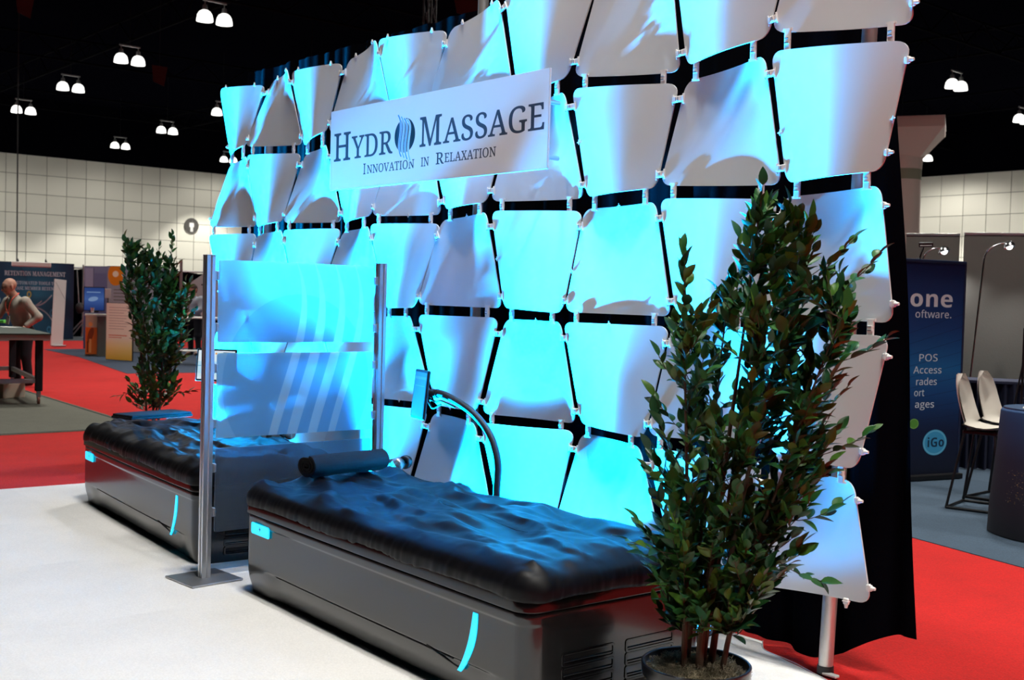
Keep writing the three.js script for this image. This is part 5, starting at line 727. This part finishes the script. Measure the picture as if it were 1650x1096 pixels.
    const g = new THREE.BufferGeometry(); g.setAttribute('position', new THREE.Float32BufferAttribute(shell, 3)); g.setIndex(idx); g.computeVertexNormals(); part('shell', g, std({ color: lin(0.62, 0.58, 0.52), roughness: 0.4, side: THREE.DoubleSide }), t);
    for (const s of [-1, 1]) { part('leg', bar(V3(s * 0.13, H2 - 0.02, 0.12), V3(s * 0.22, 0.012, 0.2), 0.011, 8), M.blackMetal, t); part('leg', bar(V3(s * 0.13, H2 - 0.02, -0.1), V3(s * 0.22, 0.012, -0.2), 0.011, 8), M.blackMetal, t); part('runner', bar(V3(s * 0.22, 0.012, 0.2), V3(s * 0.22, 0.012, -0.2), 0.011, 8), M.blackMetal, t); }
    part('footrest', bar(V3(-0.2, 0.22, 0.18), V3(0.2, 0.22, 0.18), 0.011, 8), M.blackMetal, t); part('crossbar', bar(V3(-0.22, 0.012, -0.2), V3(0.22, 0.012, -0.2), 0.011, 8), M.blackMetal, t); part('bracket', box(0.3, 0.03, 0.26, 0.008), M.blackMetal, t, [0, H2 - 0.05, 0.01]);
  };
  { const p = at(1580, 818, 9.1).setY(0); stool('nearer white-backed bar stool with black legs, its back edge-on to the blue banner', p, facing(p) + 1.3, 'white-backed bar stools'); const q = at(1612, 800, 9.6).setY(0); stool('farther white-backed bar stool half behind the round table', q, facing(q) + 1.15, 'white-backed bar stools'); }
  // round table with a printed cloth
  {
    const c = fl(1664, 876).add(V3(-0.06, 0, -0.38)), t = thing('round_table', 'round table under a fitted printed cloth of deep blue with a magenta disc', 'table', c, 0), top = 0.885, turn = facing(c);
    const map = canvas(1024, 512, (g, w, h) => {
      const b = g.createLinearGradient(0, 0, 0, h); b.addColorStop(0, '#1a4a80'); b.addColorStop(0.2, '#123a66'); b.addColorStop(0.4, '#0a1c3c'); b.addColorStop(1, '#050d1c'); g.fillStyle = b; g.fillRect(0, 0, w, h); const R = rng(5);
      for (let i = 0; i < 340; i++) { const x = w * (0.36 + 0.3 * R()), y = h * (0.46 + 0.26 * R()); g.fillStyle = ['#a8843a', '#d2b46a', '#6b5a3a', '#8a8a7a'][Math.floor(R() * 4)]; g.fillRect(x, y, 1 + 5 * R(), 1 + 1.5 * R()); }
      g.fillStyle = '#c22a86'; g.beginPath(); g.ellipse(w * 0.545, h * 0.48, w * 0.055, h * 0.17, 0, 0, 7); g.fill(); g.fillStyle = '#e7e9ee'; g.font = '24px sans-serif'; g.fillText('The', w * 0.452, h * 0.80); g.font = 'bold 44px sans-serif'; g.fillText('a', w * 0.502, h * 0.80); g.font = '19px sans-serif'; g.fillText('club i', w * 0.468, h * 0.85);
    });
    const prof = [[0.40, 0.006], [0.395, 0.2], [0.375, 0.45], [0.36, 0.65], [0.352, 0.80], [0.348, top - 0.02], [0.338, top - 0.004], [0.0, top]], g = new THREE.LatheGeometry(prof.map(([a, b]) => new THREE.Vector2(a, b)), 64), P = g.attributes.position, U = g.attributes.uv;
    for (let i = 0; i < P.count; i++) { const x = P.getX(i), y = P.getY(i), z = P.getZ(i), a = Math.atan2(x, z), k = 1 + 0.02 * Math.sin(a * 5) * (1 - y / top); P.setXYZ(i, x * k, y, z * k); U.setY(i, Math.min(0.999, y / top)); } g.computeVertexNormals();
    part('cloth', g, std({ map, color: lin(0.6, 0.6, 0.62), roughness: 0.7 }), t, [0, 0, 0], [0, turn + Math.PI, 0]); part('top_disc', cyl(0.33, 0.33, 0.012, 48), std({ color: lin(0.015, 0.05, 0.12), roughness: 0.5 }), t, [0, top + 0.002, 0]);
    single('flyer', 'white flyer lying on the round printed table, nearer the stools', 'paper', box(0.15, 0.004, 0.10, 0.001, 1), M.white, c.clone().add(V3(-0.10, top + 0.012, -0.05)), [0, 0.6, 0]); single('flyer', 'larger pale flyer on the round printed table near its edge', 'paper', box(0.21, 0.004, 0.15, 0.001, 1), std({ color: lin(0.5, 0.48, 0.47), roughness: 0.6 }), c.clone().add(V3(-0.04, top + 0.012, 0.15)), [0, 0.4, 0]);
  }
  { const p = at(1650, 690, 10.4).setY(0), t = thing('display_rack', 'thin black wire rack standing beyond the round table', 'rack', p, facing(p)); const h = 1.42; for (const x of [-0.03, 0.28]) part('upright', bar(V3(x, 0, 0), V3(x, h, 0), 0.011, 8), M.blackMetal, t); for (let k = 0; k < 6; k++) part('rung', bar(V3(-0.03, 0.4 + k * 0.19, 0), V3(0.28, 0.4 + k * 0.19, 0), 0.008, 8), M.blackMetal, t); part('strut', bar(V3(-0.03, 1.1, 0), V3(-0.2, 0.01, 0.1), 0.009, 8), M.blackMetal, t); }
}


// ------------------------------------------------------------------ ceiling pendants, two bells to a fitting
{
  const bellGeo = new THREE.LatheGeometry([[0.05, 0.34], [0.10, 0.335], [0.17, 0.29], [0.225, 0.20], [0.25, 0.08], [0.255, 0.0]].map(([a, b]) => new THREE.Vector2(a, b)), 24), lensGeo = new THREE.LatheGeometry([[0, -0.03], [0.12, -0.022], [0.22, -0.006], [0.253, 0.004]].map(([a, b]) => new THREE.Vector2(a, b)), 24);
  const cap = merge(cyl(0.07, 0.09, 0.16, 16).translate(0, 0.42, 0), cyl(0.02, 0.02, 0.2, 8).translate(0, 0.58, 0)), cross = box(0.06, 0.06, 0.8, 0.01, 1), rod = cyl(0.015, 0.015, HALL.ceil - 10.65, 8);
  const seen = [
    [-31.13, -12.3, 'nearest of the lit ceiling lamp pairs, highest above the far end of the wall'], [-39.6, -13.0, 'second lit ceiling lamp pair of the long row running away over the aisle'], [-47.35, -13.55, 'third lit ceiling lamp pair of the long row running away over the aisle'], [-55.6, -14.2, 'farthest lit ceiling lamp pair of the long row over the aisle'],
    [-56.6, -21.95, 'nearer lit ceiling lamp pair of the two just above the cream wall'], [-65.2, -22.8, 'small lit ceiling lamp pair closest to the top of the cream wall'], [-48.5, -21.2, 'lit ceiling lamp pair half hidden by the upper corner of the panel wall'], [-66.3, -30.4, 'tiny lit ceiling lamp pair beside the lower corner of the top panel row'],
    [-19.8, -37.1, 'lit ceiling lamp pair over the stone column beside the black drape'], [-31.55, -55.4, 'lit ceiling lamp pair just behind the capital of the stone column'], [-21.6, -46.2, 'lit ceiling lamp pair cut by the edge of the photograph above the grey booth wall'],
  ];
  const others = [[-22.9, -11.7], [-14.7, -11], [-14.7, -2.5], [-22.9, -3], [-31, -3.5], [-40, -4], [-48, -5], [-1.5, 1.3], [3.2, 1.5], [7.5, 2.0], [11, 3.4], [-10, -5.5], [-2, -6.5], [5.5, -6], [-65.2, -15.2], [-64.9, -8], [-62, -38], [-40, -21], [-31, -20.5], [-23, -20], [-57, -31], [-12, -20], [-12, -30], [-28, -47], [-40, -56], [-22, -56.2]];
  let proto = null;
  [...seen, ...others.map(([x, z]) => [x, z, 'lit ceiling lamp pair out of the picture above the hall'])].forEach(([x, z, label], i) => {
    let t;
    if (!proto) {
      t = proto = thing('ceiling_lamp', label, 'ceiling lamp', [x, 10, z], 0, 'paired ceiling lamps');
      for (const dz of [-0.33, 0.33]) { const b = part('bell', bellGeo, M.bell, t, [0, 0, dz]); part('lens', lensGeo, M.bell, b); part('cap', cap, M.lampRim, t, [0, 0, dz]); }
      part('crossbar', cross, M.lampRim, t, [0, 0.66, 0]); part('rod', rod, M.blackMetal, t, [0, 0.66 + (HALL.ceil - 10.65) / 2, 0]);
    } else { t = proto.clone(); t.name = numbered('ceiling_lamp'); t.position.set(x, 10, z); t.userData = { label, category: 'ceiling lamp', group: i < seen.length ? 'paired ceiling lamps' : 'paired ceiling lamps out of the picture' }; scene.add(t); }
    // over the far hall one bell of each pair throws wide, the other narrow; over the booth both are narrow
    const far = x < -16 || z < -16;
    for (const dz of [-0.33, 0.33]) { const wide = far && dz < 0, L = new THREE.SpotLight(HALL_COLOUR, HALL_LAMP * (wide ? (z < -33 ? 0.9 : x < -50 ? 0.3 : 0.35) : z < -40 ? 3.2 : x < -55 ? 2.4 : 1.05), 0, (wide ? 84 : 47) * D2R, wide ? 0.3 : 0.22, 2); L.position.set(x, 9.93, z + dz); L.target.position.set(x, 0, z + dz); L.castShadow = true; L.shadow.radius = 9; L.name = 'ceiling_lamp_beam'; scene.add(L, L.target); }
  });
}

renderer.render(scene, camera);
